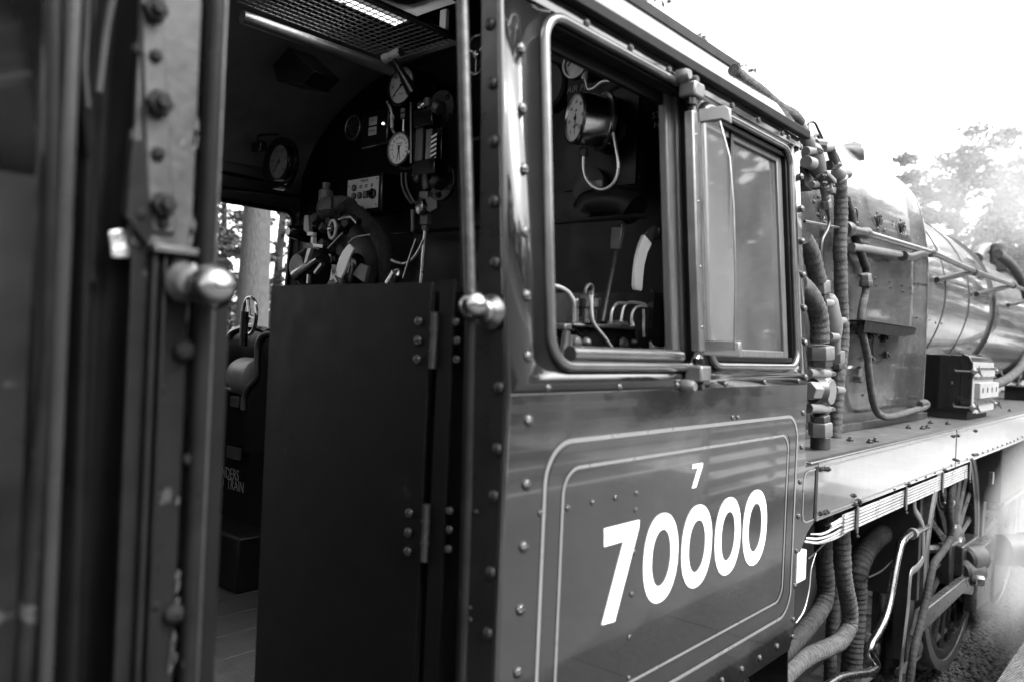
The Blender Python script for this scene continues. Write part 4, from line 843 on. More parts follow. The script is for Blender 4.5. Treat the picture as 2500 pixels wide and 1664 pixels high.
# black control box with two small plates and a tell-tale
a_ = G('A', 1245, 880, 2.5); b_ = G('A', 1420, 1110, 2.5); bx = MB().box((2.48, b_.y, b_.z), (2.6, a_.y + .02, a_.z)).build('control_box', black, loco, bevel=.008)
for (x0, y0, x1, y1) in ((1262, 905, 1316, 952), (1257, 982, 1312, 1028)):
    P_ = [G('A', x0, y0 + 0, 2.478), G('A', x1, y0 + 8, 2.478), G('A', x1, y1 + 2, 2.478), G('A', x0, y1 - 8, 2.478)]
    q = MB().box((2.475, P_[2].y, P_[2].z), (2.479, P_[0].y, P_[0].z)).build('name_plate', platew, bx)
    cc_ = sum(P_, Vector()) / 4; text(q, 'UP' if y0 < 950 else 'DOWN', .014, cc_ - Vector((.004, 0, 0)), RIGHT, UPV, ink, 'lettering', .0003)
lt = bpy.data.materials.new('tell_tale_light'); lt.use_nodes = True; lt.node_tree.nodes['Principled BSDF'].inputs['Emission Color'].default_value = (1, 1, 1, 1); lt.node_tree.nodes['Principled BSDF'].inputs['Emission Strength'].default_value = 1.0
MB().lathe(G('A', 1366, 948, 2.478), LFT, [(0, .006), (.004, .005), (.006, .001)], 12).build('tell_tale', lt, bx)
# control panel with buttons
P0 = G('A', 1098, 1385, 2.44); P1 = G('A', 1325, 1565, 2.44); zlo = G('B', 1200, 192, 2.44).z
pan = MB().box((2.445, P1.y - .02, zlo - .02), (2.56, P0.y + .01, P0.z + .02)).build('panel_box', black, loco, bevel=.008)
fp = MB().box((2.438, P1.y, zlo), (2.443, P0.y, P0.z)).build('button_panel', platew, pan, bevel=.001)
def onp(u, v): return Vector((2.437, P0.y + (P1.y - P0.y) * u, P0.z + (zlo - P0.z) * v))
pw, ph = abs(P1.y - P0.y), P0.z - zlo
for u, v in ((.24, .28), (.24, .55), (.43, .55), (.24, .83)):
    MB().lathe(onp(u, v), LFT, [(0, pw * .07), (.006, pw * .07), (.008, pw * .055)], 16).build('button', black if v < .5 else ink, fp); MB().lathe(onp(u, v) - Vector((.008, 0, 0)), LFT, [(0, pw * .05), (.001, pw * .045)], 14).build('button_cap', casting, fp)
q = onp(.63, .55); MB().box(q - Vector((.006, pw * .07, pw * .07)), q + Vector((0, pw * .07, pw * .07))).build('square_button', ink, fp); MB().box(q - Vector((.008, pw * .05, pw * .05)), q + Vector((0, pw * .05, pw * .05))).build('button_cap', casting, fp)
MB().lathe(onp(.84, .55), LFT, [(0, pw * .11), (.01, pw * .1), (.012, pw * .06), (.03, pw * .05)], 18).build('rotary_switch', black, fp)
text(fp, 'TRACK', pw * .08, onp(.55, .09), RIGHT, UPV, ink)
for u in (.44, .62, .8):
    text(fp, 'OVER\nRIDE', pw * .035, onp(u, .27), RIGHT, UPV, ink)
text(fp, 'POWER', pw * .07, onp(.45, .95), RIGHT, UPV, ink)
for u, v in ((.05, .2), (.95, .08), (.95, .9)): rivet(fp, onp(u, v), LFT, .004, ink)
# gauge glass (water level) with protector and striped plate
XGG = 2.36
g0 = G('T', 700, 700, XGG); g1 = G('T', 870, 985, XGG)
gg = MB().box((XGG + .03, g1.y, g1.z), (XGG + .07, g0.y, g0.z)).build('gauge_glass_back', black, loco, bevel=.004)
for (xa_, xb_) in ((705, 755), (795, 835)):
    u0 = G('T', xa_, 705, XGG + .02); u1 = G('T', xb_, 985, XGG + .02); MB().box((XGG + .015, u1.y, u1.z), (XGG + .028, u0.y, u0.z)).build('glass_strip', clad if xa_ < 720 else steel2, gg)
s0 = G('T', 838, 740, XGG + .015); s1 = G('T', 875, 985, XGG + .015); hS = s0.z - s1.z
MB().box((XGG + .012, s1.y, s1.z), (XGG + .016, s0.y, s0.z)).build('striped_plate', black, gg)
for k in range(6):
    z_ = s1.z + hS * (k + .15) / 6.2; MB().prism([(XGG + .010, s0.y, z_), (XGG + .010, s1.y, z_ + hS * .08), (XGG + .010, s1.y, z_ + hS * .16), (XGG + .010, s0.y, z_ + hS * .08)], (.001, 0, 0)).build('white_stripe', white, gg)
for (x, y, m_) in ((800, 1040, black), (780, 620, black)):
    p = G('T', x, y, XGG + .02); MB().box(p - Vector((.03, .075, .035)), p + Vector((.03, .075, .035))).build('gauge_frame', m_, gg, bevel=.006)
for (x, y, rx) in ((930, 530, .085), (935, 1160, .085)):
    fl_ = MB().lathe(G('T', x, y, XGG + .12), LFT, [(0, rx), (.015, rx), (.018, rx * .96), (.018, .04), (.07, .035)], 30).build('gauge_flange', iron, loco)
    for k in range(4):
        a = k * math.pi / 2 + .5; rivet(fl_, G('T', x, y, XGG + .10) + Vector((0, math.cos(a) * rx * .72, math.sin(a) * rx * .72)), LFT, .014, iron, 'hex')
for (a_, b_, r_, m_) in (((725, 500), (790, 480), .018, brass), ((800, 430), (800, 500), .018, casting), ((700, 1135), (740, 1125), .022, iron), ((780, 1100), (800, 1230), .022, iron), ((860, 500), (905, 530), .025, iron), ((850, 1150), (900, 1180), .028, blackm)):
    p = G('T', *a_, XGG); q = G('T', *b_, XGG); MB().lathe(p, q - p, [(0, r_ * .8), (.006, r_), ((q - p).length * .8, r_), ((q - p).length, r_ * .8)], 14).build('cock', m_, loco)
p = G('T', 785, 1250, XGG); MB().lathe(p, (0, 0, -1), [(0, .032), (.035, .032), (.04, .026)], 6).build('cock_nut', casting, loco)
MB().lathe(G('T', 748, 1370, XGG - .03), (-1, .25, 0), [(-.02, .036), (.0, .04), (.015, .036), (.02, .02)], 8).build('drain_cock', steel, loco); MB().nut(G('T', 838, 1362, XGG), (-1, -.6, 0), .036, .03).build('drain_cock_nut', casting, loco)
MB().lathe(G('T', 785, 1440, XGG), (0, 0, -1), [(0, .026), (.045, .026), (.05, .018), (.07, .016)], 6).build('cock_nut', casting, loco)
pipe('drain_pipe', [G('T', 783, 1500, XGG), G('B', 1690, 330, XGG), G('B', 1670, 560, XGG), G('B', 1655, 760, XGG)], .008, copper, loco)
pipe('copper_pipe', [G('B', x, y, 2.3) for x, y in ((1675, 425), (1640, 500), (1590, 570), (1530, 605), (1470, 598), (1430, 580))], .006, copper, loco)
for dx_ in (0, 38): pipe('gauge_pipe', [G('T', 575 + dx_, 1080, 2.4), G('T', 578 + dx_, 1180, 2.4), G('T', 605 + dx_, 1260, 2.4), G('T', 650 + dx_ * .9, 1330, 2.4), G('T', 680 + dx_, 1345, 2.4)], .007, iron, loco)
pipe('gauge_pipe', [G('T', 670, 1400, 2.4), G('T', 672, 1568, 2.4), G('B', 1590, 350, 2.4)], .010, casting, loco)
for y0, y1 in ((525, 565), (572, 612)): p = G('T', 592, y0, 2.4); q = G('T', 592, y1, 2.4); MB().nut(p, q - p, .018, (q - p).length).build('union_nut', iron, loco)
pipe('gauge_pipe', [G('T', 592, 610, 2.4), G('T', 588, 720, 2.4)], .006, copper, loco)
pipe('gauge_pipe', [G('T', x, y, 2.42) for x, y in ((445, 460), (475, 520), (488, 580), (490, 690), (515, 740))], .006, copper, loco)
for y0, y1, r_ in ((578, 610, .011), (618, 690, .009)): p = G('T', 488, y0, 2.41); q = G('T', 490, y1, 2.41); MB().lathe(p, q - p, [(0, r_), ((q - p).length, r_)], 12).build('union_nut', platew, loco)
# lever hanging from the roof rail
rs_ = [G('T', x, y, 2.28) for x, y in ((510, 105), (600, 255), (680, 400), (660, 470), (662, 1000))]
MB().tube([rs_[0], rs_[1]], [.014, .02], 10).build('regulator_link', black, loco); MB().tube([rs_[1], rs_[2]], [.022, .026], 10).build('regulator_link', black, loco)
MB().tube([rs_[3], rs_[4]], .011, 10).build('regulator_rod', black, loco)
p = G('T', 425, 85, 2.28); q = G('T', 565, 28, 2.28); MB().tube([p, p.lerp(q, .35), p.lerp(q, .4), q], [.022, .018, .022, .023], 14).build('latch_handle', platew, loco)
MB().lathe(q, q - p, [(0, .02), (.004, .018), (.004, .01)], 14).build('latch_end', steel2, loco)
p = G('A', 1835, 150, 2.3); MB().box(p - Vector((.01, .02, .045)), p + Vector((.01, .02, .04))).build('vent_stop', platew, loco, bevel=.004)
# lower cab fittings above the half door
XM = 2.35
hose('lagged_hose', [G('B', x, y, XM) for x, y in ((935, 200), (1000, 185), (1080, 190), (1160, 225), (1240, 290), (1320, 380), (1375, 480), (1395, 580), (1400, 700), (1400, 780))], .040, lagd, loco, seed=21, band=.02)
hose('lagging_end', [G('B', x, y, XM - .01) for x, y in ((925, 195), (990, 182), (1060, 185), (1110, 200))], .058, lag, loco, seed=22, band=.014, amp=.12)
p = G('B', 925, 130, XM); MB().lathe(p - Vector((0, 0, .04)), (0, 0, 1), [(0, .035), (.09, .035), (.1, .02), (.13, .02)], 12).build('valve_cap', casting, loco)
MB().tube([G('B', 1025, 270, 2.2), G('B', 1080, 250, 2.2), G('B', 1130, 245, 2.2), G('B', 1180, 290, 2.2)], [.006, .014, .012, .016], 8).build('lever_handle', steel, loco)
c = G('B', 978, 347, 2.25); o = MB().tube([c + Vector((0, .026 * math.cos(a), .042 * math.sin(a))) for a in [k * math.pi / 10 for k in range(20)]], .008, 8, closed=True).build('valve_ring', platew, loco); MB().lathe(c, LFT, [(-.04, .012), (.02, .012), (.025, .006)], 10).build('valve_spindle', steel, o)
sec = [(1100, 455), (1138, 495), (1105, 560), (1085, 620), (1060, 680), (1040, 722), (1005, 705), (1012, 640), (1025, 570), (1055, 510)]
MB().prism([G('B', x, y, 2.15) for x, y in sec], (.012, 0, 0)).build('white_sector_plate', white, loco, bevel=.003)
p = G('B', 865, 572, 2.1); q = G('B', 695, 700, 2.1); MB().tube([p, p.lerp(q, .1), q], [.012, .017, .026], 16).build('brake_handle', steel, loco)
p = G('B', 1480, 665, 2.1); q = G('B', 1420, 765, 2.1); MB().lathe(q, p - q, [(0, .024), ((p - q).length * .9, .024), ((p - q).length, .018), ((p - q).length + .01, .005)], 16).build('lever_end', steel, loco)
for pts, m_, nm in ((((760, 240), (790, 235), (800, 370), (780, 375), (755, 350)), casting, 'bracket'), (((785, 360), (830, 368), (828, 395), (780, 392)), platew, 'latch_plate'), (((812, 400), (830, 400), (830, 455), (808, 450)), platew, 'latch_stem'), (((785, 490), (812, 488), (775, 610), (748, 645)), platew, 'white_lever'), (((820, 450), (905, 460), (900, 490), (830, 480)), steel2, 'catch'), (((965, 670), (1000, 690), (985, 730), (955, 735)), white, 'white_tab'), (((1190, 605), (1250, 630), (1235, 680), (1220, 755), (1130, 690)), copper, 'fire_glow_plate'), (((885, 110), (960, 90), (965, 190), (870, 195)), iron, 'valve_block')):
    MB().prism([G('B', x, y, 2.2) for x, y in pts], (.02, 0, 0)).build(nm, m_ if nm != 'fire_glow_plate' else casting, loco, bevel=.002)
MB().lathe(G('B', 1120, 560, 2.52), LFT, [(0, .26), (.02, .26), (.03, .24), (.03, .02)], 36).build('shade_disc', dark, loco)  # added disc: puts shade on the backplate inside the hose loop
o = MB().lathe(G('B', 1150, 660, 2.3), LFT, [(0, .08), (.05, .075), (.06, .06), (.06, .02)], 30).build('firehole_fitting', black, loco)
for pts, r_ in ((((945, 490), (1000, 430), (1060, 370)), .004), (((1110, 560), (1112, 620), (1100, 680)), .005), (((1100, 450), (1160, 405), (1270, 385)), .004), (((975, 655), (985, 700), (1010, 755)), .006), (((1620, 420), (1570, 560), (1520, 720)), .006), (((800, 690), (795, 760)), .011), (((850, 680), (880, 640), (905, 610)), .012)):
    pipe('control_linkage', [G('B', x, y, 2.2) for x, y in pts], r_, steel2, loco, n=6)
MB().tube([G('B', 1440, 375, 2.5), G('B', 2140, 330, 2.5)], .009, 8).build('backplate_rail', black, loco)
for i in range(14):
    p = G('B', 800 + random.uniform(0, 330), 240 + random.uniform(0, 380), random.uniform(2.25, 2.5)); MB().nut(p, (-1, random.uniform(-.5, .5), random.uniform(-.3, .6)), random.uniform(.015, .035), random.uniform(.03, .06)).build('control_nut', random.choice((black, blackm, iron)), loco)
MB().lathe(G('B', 900, 400, 2.5), LFT, [(0, .045), (.1, .045), (.14, .04), (.2, .03), (.21, .02)], 30).build('brake_valve_body', black, loco)
MB().lathe(G('B', 880, 650, 2.4), LFT, [(0, .1), (.08, .1), (.14, .06)], 30).build('brake_valve_body', blackm, loco)
# handwheel seen beside the corner pillar
c = G('A', 2085, 420, 2.3); o = MB().tube([c + Vector((0, .066 * math.cos(a), .078 * math.sin(a))) for a in [k * math.pi / 14 for k in range(28)]], .008, 8, closed=True).build('hand_wheel', steel, loco)
for k in range(3): a = k * 2 * math.pi / 3 + .5; MB().tube([c, c + Vector((0, .066 * math.cos(a), .078 * math.sin(a)))], .007, 6).build('hand_wheel_spoke', steel, o)
MB().lathe(c, LFT, [(-.05, .012), (.01, .018), (.015, .01)], 10).build('hand_wheel_boss', steel, o)
text(loco, 'CHAMBER', .03, G('A', 2110, 1060, 2.59), RIGHT, UPV, lining)
# air pump gauge seen through the first window
XP = hit('E', 1010, 940, Y=.50).x; c = G('E', 1003, 945, XP); RA = rad(c, 'E', 1003, 742)
print('air gauge', c, RA)
ag = gauge('air_pump_gauge', c, RA, .11, gauge_case, dialw, brass, 9, ['0', '20', '40', '60', '80', '100', '120'], ((183, .62),), (('AIR', .3, .14), ('LBS/SQ IN', -.3, .12)), turn=-30)
MB().lathe(c + Vector((.155, -.05, 0)), (-.9, .43, 0), [(0, RA * 1.12), (.02, RA * 1.12), (.025, RA * 1.05)], 40).build('gauge_backing', black, loco)
MB().box((c.x + .15, -.0 + c.y - .16, c.z - .22), (c.x + .17, c.y + .16, c.z + .24)).build('gauge_board', dark, loco)
text(loco, 'AIR PUMP', .034, G('E', 1050, 700, c.x + .145), RIGHT, UPV, lining, shear=.2)
text(loco, 'STEAM\nHEAT', .036, G('E', 1705, 950, 2.56), RIGHT, UPV, platew)
MB().nut(G('E', 1062, 1180, c.x + .05), (0, 0, -1), .018, .03).build('union_nut', iron, loco)
pipe('gauge_loop_pipe', [G('E', x, y, c.x + .05) for x, y in ((1062, 1210), (1060, 1330), (1080, 1420), (1140, 1490), (1220, 1512), (1290, 1470), (1330, 1390), (1335, 1280), (1310, 1130), (1295, 1040))], .0055, copper, loco)
pipe('gauge_pipe', [G('E', x, y, c.x + .1) for x, y in ((1068, 610), (1082, 660), (1100, 712), (1150, 700), (1210, 655), (1290, 645))], .006, copper, loco)
MB().lathe(G('E', 1068, 635, c.x + .1), (0, 0, 1), [(0, .012), (.03, .012)], 10).build('union_nut', platew, loco)
c3 = G('E', 1010, 520, c.x + .1); MB().lathe(c3, LFT, [(0, .058), (.02, .055), (.02, .046), (.012, .045)], 24).build('small_gauge', steel2, loco)
MB().tube([G('E', 955, 480, 2.3), G('E', 930, 525, 2.3)], .008, 8).build('lever_end', steel2, loco)
c = G('E', 1130, 1490, 2.4); MB().lathe(c, LFT, [(0, .07), (.03, .07), (.04, .04)], 20).build('hidden_valve', blackm, loco); p = G('E', 1165, 1470, 2.33); MB().box(p - Vector((.004, .025, .012)), p + Vector((.004, .025, .012))).build('name_plate', casting, loco)
c = G('E', 830, 720, 2.5); MB().lathe(c, LFT, [(0, .10), (.06, .10), (.07, .09), (.07, .03)], 24).build('steam_valve_flange', blackm, loco)
# rail, bracket, lagged pipe hump
MB().tube([G('F', 270, 265, 2.3), G('F', 660, 238, 2.3), G('F', 1090, 205, 2.3)], .010, 8).build('backplate_rail', black, loco)
MB().prism([G('F', x, y, 2.22) for x, y in ((690, 300), (765, 300), (742, 455), (682, 452))], (.02, 0, 0)).build('bracket_plate', iron, loco, bevel=.003)
MB().tube(smooth([G('F', x, y, 2.35) for x, y in ((530, 200), (560, 150), (680, 130), (800, 140), (860, 180))], 5), .06, 10).build('lagged_pipe_hump', dark, loco)
for a_, b_, r_ in (((760, 290), (630, 960), .008), ((1020, 370), (930, 1200), .010), ((1035, 180), (1010, 380), .008)):
    MB().tube([hit('F', *a_, Y=.42), hit('F', *b_, Y=.34)], r_, 8).build('upright_rod', iron, loco)
arc_w = [(925, 350), (975, 412), (945, 480), (925, 560), (915, 650), (910, 730), (900, 745), (862, 735), (855, 700), (862, 600), (875, 500), (900, 410)]
MB().prism([hit('F', x, y, Y=.36) for x, y in arc_w], (0, .016, 0)).build('white_quadrant', white, loco, bevel=.003)
arc_d = [(925, 350), (1000, 275), (1100, 225), (1100, 300), (1030, 345), (975, 412)]
MB().prism([hit('F', x, y, Y=.362) for x, y in arc_d], (0, .014, 0)).build('quadrant_arm', iron, loco, bevel=.003)
MB().box((2.5, .3, hit('F', 400, 720, Y=.5).z - .4), (2.56, 1.2, hit('F', 400, 720, Y=.5).z)).build('cladding_step', black, loco)
# lubricator block with chromed cylinder and pipes just inside the sill
YQ = .30
def Q(pts, Y=YQ): return [hit('Q', x, y, Y=Y) for x, y in pts]
blk = MB().prism(Q([(300, 930), (380, 860), (980, 890), (1280, 930), (1290, 1000), (1290, 1400), (420, 1400), (420, 1060), (300, 1030)], .30), (0, .16, 0)).build('lubricator_block', black, loco, bevel=.01)
MB().prism(Q([(330, 870), (990, 895), (1285, 935), (1285, 985), (720, 950), (330, 930)], .28), (0, .20, 0)).build('block_flange', iron, blk, bevel=.005)
MB().prism(Q([(190, 880), (300, 870), (310, 980), (175, 985)], .29), (0, .05, 0)).build('block_lug', iron, blk, bevel=.006)
for a_, b_, r_ in (((210, 990), (150, 1380), .013), ((270, 1050), (235, 1380), .011)): MB().tube([*Q([a_, b_], .29)], r_, 10).build('block_leg', iron, blk)
def col(x, y0, y1, r, m, n=20, nm='chromed_cylinder'): p, q = Q([(x, y1), (x, y0)]); return MB().lathe(p, q - p, [(0, r), ((q - p).length * .96, r), ((q - p).length, r * .94)], n).build(nm, m, blk)
px_ = (Q([(400, 800)])[0] - Q([(600, 800)])[0]).length / 2
col(500, 640, 860, px_ * .98, steel); col(525, 490, 620, px_ * 1.25, steel, 12, 'chromed_collar'); col(510, 615, 645, px_ * 1.05, black); col(510, 440, 490, px_ * .62, iron, 6, 'cylinder_cap'); col(400, 860, 930, px_ * .25, iron)
MB().tube(smooth(Q([(495, 420), (500, 350), (540, 290), (590, 290), (608, 350), (600, 420)]), 5), px_ * .16, 8).build('bent_link', iron, blk)
col(590, 380, 460, px_ * .26, steel2, 10, 'union_nut')
pipe('copper_pipe', Q([(590, 440), (588, 600), (600, 780), (630, 880), (700, 980), (800, 1100), (900, 1240), (980, 1325), (1050, 1345), (1190, 1360)], .26), .0058, copper, loco)
pipe('copper_pipe', Q([(-60, 285), (20, 300), (130, 335), (230, 400), (290, 480), (325, 570), (338, 700), (338, 870)], .32), .0075, copper, loco)
for pts in (((890, 890), (895, 760), (915, 660), (960, 590), (1010, 565), (1100, 565), (1140, 570)), ((1045, 850), (1060, 740), (1085, 630), (1130, 570), (1180, 555), (1300, 560), (1390, 580), (1440, 620)), ((1205, 900), (1210, 760), (1235, 670), (1290, 620), (1360, 610), (1430, 618)), ((1385, 660), (1392, 800), (1390, 960), (1395, 1080))):
    pipe('copper_pipe', Q(pts, .33), .0052, copper, loco)
for x, y in ((895, 870), (1210, 880)): p, q = Q([(x, y + 40), (x + 3, y - 30)], .33); MB().tube([p, q], [.011, .007], 8).build('pipe_ferrule', steel2, loco)
for x0, x1, y in ((980, 1150, 870), (610, 705, 840)): p, q = Q([(x0, y), (x1, y + 35)], .34); MB().lathe(Vector(((p.x + q.x) / 2, .36, q.z)), (0, 0, 1), [(0, abs(q.x - p.x) / 2), (.012, abs(q.x - p.x) / 2), (.016, .008)], 20).build('filler_cap', casting, blk)
for x, y, r_ in ((345, 1170, .025), (500, 1165, .018), (1075, 1190, .025), (1220, 1160, .012)): MB().lathe(Q([(x, y)], .29)[0], (0, -1, 0), [(0, r_), (.012, r_ * .8), (.02, r_ * .2)], 12).build('block_boss', iron, blk)
for k in range(4): pipe('cable', Q([(1490, 1165 + k * 35), (1540, 1225 + k * 30), (1620, 1255 + k * 30), (1700, 1252 + k * 33), (1790, 1250 + k * 32)], .25), .0042, platew if k % 2 else copper, loco)
p, q = Q([(1785, 1225), (1862, 1368)], .2); MB().box((p.x, .2, q.z), (q.x, .22, p.z)).build('cable_label', white, loco)
p, q = Q([(1785, 1140), (1862, 1220)], .2); MB().box((p.x, .2, q.z), (q.x, .22, p.z)).build('cable_bracket', iron, loco)
p, q = Q([(1560, 720), (1740, 820)], .6); MB().box((p.x, .6, q.z), (q.x + .3, .7, p.z)).build('chain_guard', casting, loco); MB().lathe(Q([(1650, 920)], .6)[0], (0, -1, 0), [(0, .1), (.05, .08), (.08, .04)], 20).build('dark_valve', blackm, loco)
# things low on the far side: reverser wheel stand, seat, tank, lettered panel
YD = 2.25
c = hit('R', 360, 370, X=2.05); o = MB().tube([c + Vector((0, math.cos(a) * .062, math.sin(a) * .088)) for a in [k * math.pi / 14 for k in range(28)]], .009, 8, closed=True).build('reverser_wheel', steel, loco)
for k in range(3): a = k * 2.094 + 1.2; MB().tube([c, c + Vector((0, math.cos(a) * .06, math.sin(a) * .086))], .008, 6).build('wheel_spoke', steel, o)
p = hit('R', 300, 320, X=2.0); MB().tube([p, p + Vector((0, 0, -.16))], .019, 12).build('grip', black, loco)
sb = [hit('R', x, y, X=2.1) for x, y in ((95, 650), (150, 580), (250, 535), (400, 515), (520, 540), (600, 580))]
MB().tube(smooth(sb, 5), .018, 8).build('seat_back_rim', black, loco)
MB().prism(sb + [hit('R', 600, 1250, X=2.1), hit('R', 80, 1250, X=2.1)], (.05, 0, 0)).build('seat_back', black, loco)
MB().tube(smooth([hit('R', x, y, X=1.95) for x, y in ((660, 590), (560, 605), (500, 650), (465, 740), (455, 900), (450, 1100), (430, 1180), (370, 1250), (310, 1330), (285, 1420), (280, 1568))], 5), .012, 8).build('stand_edge', blackm, loco)
MB().prism([hit('R', x, y, X=1.96) for x, y in ((660, 590), (560, 605), (500, 650), (465, 740), (455, 900), (450, 1100), (430, 1180), (370, 1250), (310, 1330), (285, 1420), (280, 2100), (660, 2100))], (.05, 0, 0)).build('control_stand', black, loco)
p = hit('R', 350, 1140, X=2.05); MB().lathe(p + Vector((0, .10, 0)), (0, -1, 0), [(0, .04), (.03, .08), (.06, .09), (.2, .09), (.22, .06)], 24).build('small_tank', casting, loco); MB().lathe(p + Vector((0, .10, -.0)), (0, 1, 0), [(0, .014), (.04, .014), (.045, .02), (.055, .012)], 12).build('tank_tap', steel2, loco)
MB().tube([hit('R', 50, 1300, X=2.02), hit('R', 310, 1340, X=2.02)], .010, 8).build('shelf_edge', steel2, loco)
for (x0, y0, x1, y1, m_) in ((110, 1390, 215, 1540, iron),): p = hit('R', x0, y0, X=2.03); q = hit('R', x1, y1, X=2.03); MB().box((2.03, q.y, q.z), (2.06, p.y, p.z)).build('switch_box', m_, loco, bevel=.004)
p = hit('C', 118, 300, X=2.04); q = hit('C', 185, 380, X=2.04); MB().box((2.04, q.y, q.z), (2.05, p.y, p.z)).build('notice_plate', iron, loco)
p = hit('C', 40, 20, X=2.08); q = hit('C', 340, 900, X=2.08); MB().box((2.08, q.y - .3, q.z - .0), (2.12, p.y + .4, p.z)).build('pedestal_front', black, loco)
text(loco, 'SANDERS', .075, hit('C', 118, 447, X=2.075), RIGHT, UPV, lining, sx=.72); text(loco, 'LEAD  TRAIN', .075, hit('C', 118, 503, X=2.075), RIGHT, UPV, lining, sx=.72)
# ceiling lamp box and far wall details
cbx = [G('A', x, y, 2.0) for x, y in ((515, 500), (640, 360), (840, 545), (745, 650), (550, 622))]
MB().prism(cbx, (.14, 0, 0)).build('ceiling_locker', dark, loco, bevel=.005)
for x, y in ((165, 530), (440, 615)): p = hit('A', x, y, Y=2.68); MB().lathe(p, (0, -1, 0), [(0, .022), (.006, .02), (.008, .01)], 14).build('wall_boss', dark, loco)
for x0, x1, yy in ((130, 520, 1320), (140, 830, 1440)): MB().tube([hit('A', x0, yy, Y=2.66), hit('A', x1, yy + 80, Y=2.66)], .010, 6).build('wall_beading', dark, loco)
# ------------------------------------------------------------------ half door, hinges, handrail, knob
XD = XL + .005
dr = thing('tender_gap_door', 'plain dark half door hinged behind the cab side, lower left of the open cab', 'door', hit('W', 850, 1664, X=XD))
d0 = hit('W', 672, 697, X=XD); d1 = hit('W', 1066, 690, X=XD); zb2 = 1.45
ch = [(d0.y, d0.z), (d1.y + .006, d1.z), (d1.y + .006, zb2), (hit('W', 668, 745, X=XD).y, zb2), (hit('W', 669, 735, X=XD).y, hit('W', 669, 735, X=XD).z)]
dp = MB().prism([(XD - .012, y, z) for y, z in ch], (.012, 0, 0)).build('door_panel', doorp, dr, bevel=.003)
for reg, x, y in (('B', 1640, 1050), ('B', 1635, 1195), ('B', 1630, 1338), ('C', 1098, 662), ('C', 1093, 765), ('C', 1090, 868)): rivet(dp, hit(reg, x, y, X=XD - .012), LFT, .014, paint)
h0 = hit('W', 1082, 690, X=XD); h1 = hit('W', 1116, 700, X=XD)
st = MB().box((XD - .01, h1.y, 1.45), (XD, h0.y, d1.z + .005)).build('hinge_post', doorp, loco, bevel=.002)
for reg, x, y in (('B', 1935, 1195), ('B', 1930, 1338), ('C', 1315, 648), ('C', 1313, 750), ('C', 1308, 855), ('B', 1925, 1055)): rivet(st, hit(reg, x, y, X=XD - .01), LFT, .011, paint)
for reg, ya, yb, xx in (('B', 980, 1410, 1800), ('C', 620, 930, 1214)):
    p = hit(reg, xx, ya, X=XD - .012); q = hit(reg, xx - 8, yb, X=XD - .012); yy = (d1.y + h0.y) / 2
    hg = MB().tube([(XD - .012, yy, p.z), (XD - .012, yy, q.z)], .010, 12).build('hinge', iron, dr)
    for f in (.3, .68): MB().lathe((XD - .012, yy, p.z + (q.z - p.z) * f), (0, 0, 1), [(-.003, .0125), (.003, .0125)], 12).build('knuckle', iron, hg)
MB().box((XD + .03, h1.y - .12, 1.45), (XD + .04, h0.y + .06, d1.z - .02)).build('gap_stop', black, loco)
pk = hit('W', 1150, 752, X=1.30)
yh = pk.y
def hx(x, y): return hit('W', x, y, X=1.30)
MB().tube([hx(1128, -20), hx(1138, 350), hx(1149, 752)], .0140, 14).build('cab_handrail', railp, loco); MB().tube([hx(1149, 752), hx(1140, 1200), hx(1124, 1700)], .0120, 14).build('cab_handrail', worn, loco)
for dxx in (-18, ): MB().tube([hx(1118, -20), hx(1126, 350), hx(1132, 700)], .006, 8).build('handrail_seam', worn, loco)
kn = MB().lathe(hit('W', 1155, 745, X=1.29), (0, -1, 0), [(-.033, .004), (-.031, .012), (-.024, .022), (-.012, .031), (0, .033), (.012, .031), (.024, .022), (.031, .012), (.033, .003)], 28).build('handrail_knob', steel, loco)
pb_ = hit('W', 1215, 762, X=XL - .002)
MB().tube([hx(1152, 752), hx(1165, 755), Vector((XL - .03, pb_.y + .02, pb_.z))], [.03, .02, .019], 18).build('knob_stem', steel, loco)
MB().lathe((XL, pb_.y + .015, pb_.z), LFT, [(0, .040), (.012, .042), (.018, .036), (.026, .030), (.034, .033), (.046, .030), (.05, .022)], 28).build('knob_boss', steel2, loco)
# ------------------------------------------------------------------ window deflector
def pu(x, y, off): return hitU('W', x, y, off)
dz0 = pu(1706, 858, .035); dz1 = pu(1690, 275, .035)
xd = dz0.x; zA, zB2 = dz0.z + .0, dz1.z
db = MB().prism([UP(xd - .022, zA, .020), UP(xd - .022, zA, .05), UP(xd + .008, zA, .055), UP(xd + .008, zA, .020)], UP(xd, zB2, .03) - UP(xd, zA, .03)).build('deflector_post', bracket_m, loco, bevel=.004)
MB().tube([UP(xd + .012, zA, .055), UP(xd + .012, zB2, .055)], .007, 10).build('deflector_bead', steel2, db)
def DQ(h, o): return UP(xd + .004 + o * .25, h, .055 + o)
h = zB2 - zA
gl = [DQ(zA + h * .0, 0), DQ(zA + .01, .085), DQ(zA + h * .3, .095), DQ(zA + h * .6, .097), DQ(zA + h * .8, .090), DQ(zA + h * .95, .065), DQ(zA + h * .95, 0)]
MB().prism(gl, (.005, 0, 0)).build('deflector_glass', glass_defl, db)
MB().tube(gl[1:6], .0028, 6).build('glass_edge', steel2, db)
MB().prism([DQ(zB2 - .035, 0), DQ(zB2 - .03, .07), DQ(zB2 - .045, .095), DQ(zB2 + .0, .095), DQ(zB2 + .012, .08), DQ(zB2 + .008, 0)], (.014, 0, 0)).build('deflector_arm', bracket_m, db, bevel=.003)
MB().prism([DQ(zA - .01, -.03), DQ(zA - .01, .10), DQ(zA + .035, .10), DQ(zA + .035, -.0)], (.02, 0, 0)).build('deflector_foot', bracket_m, db, bevel=.003)
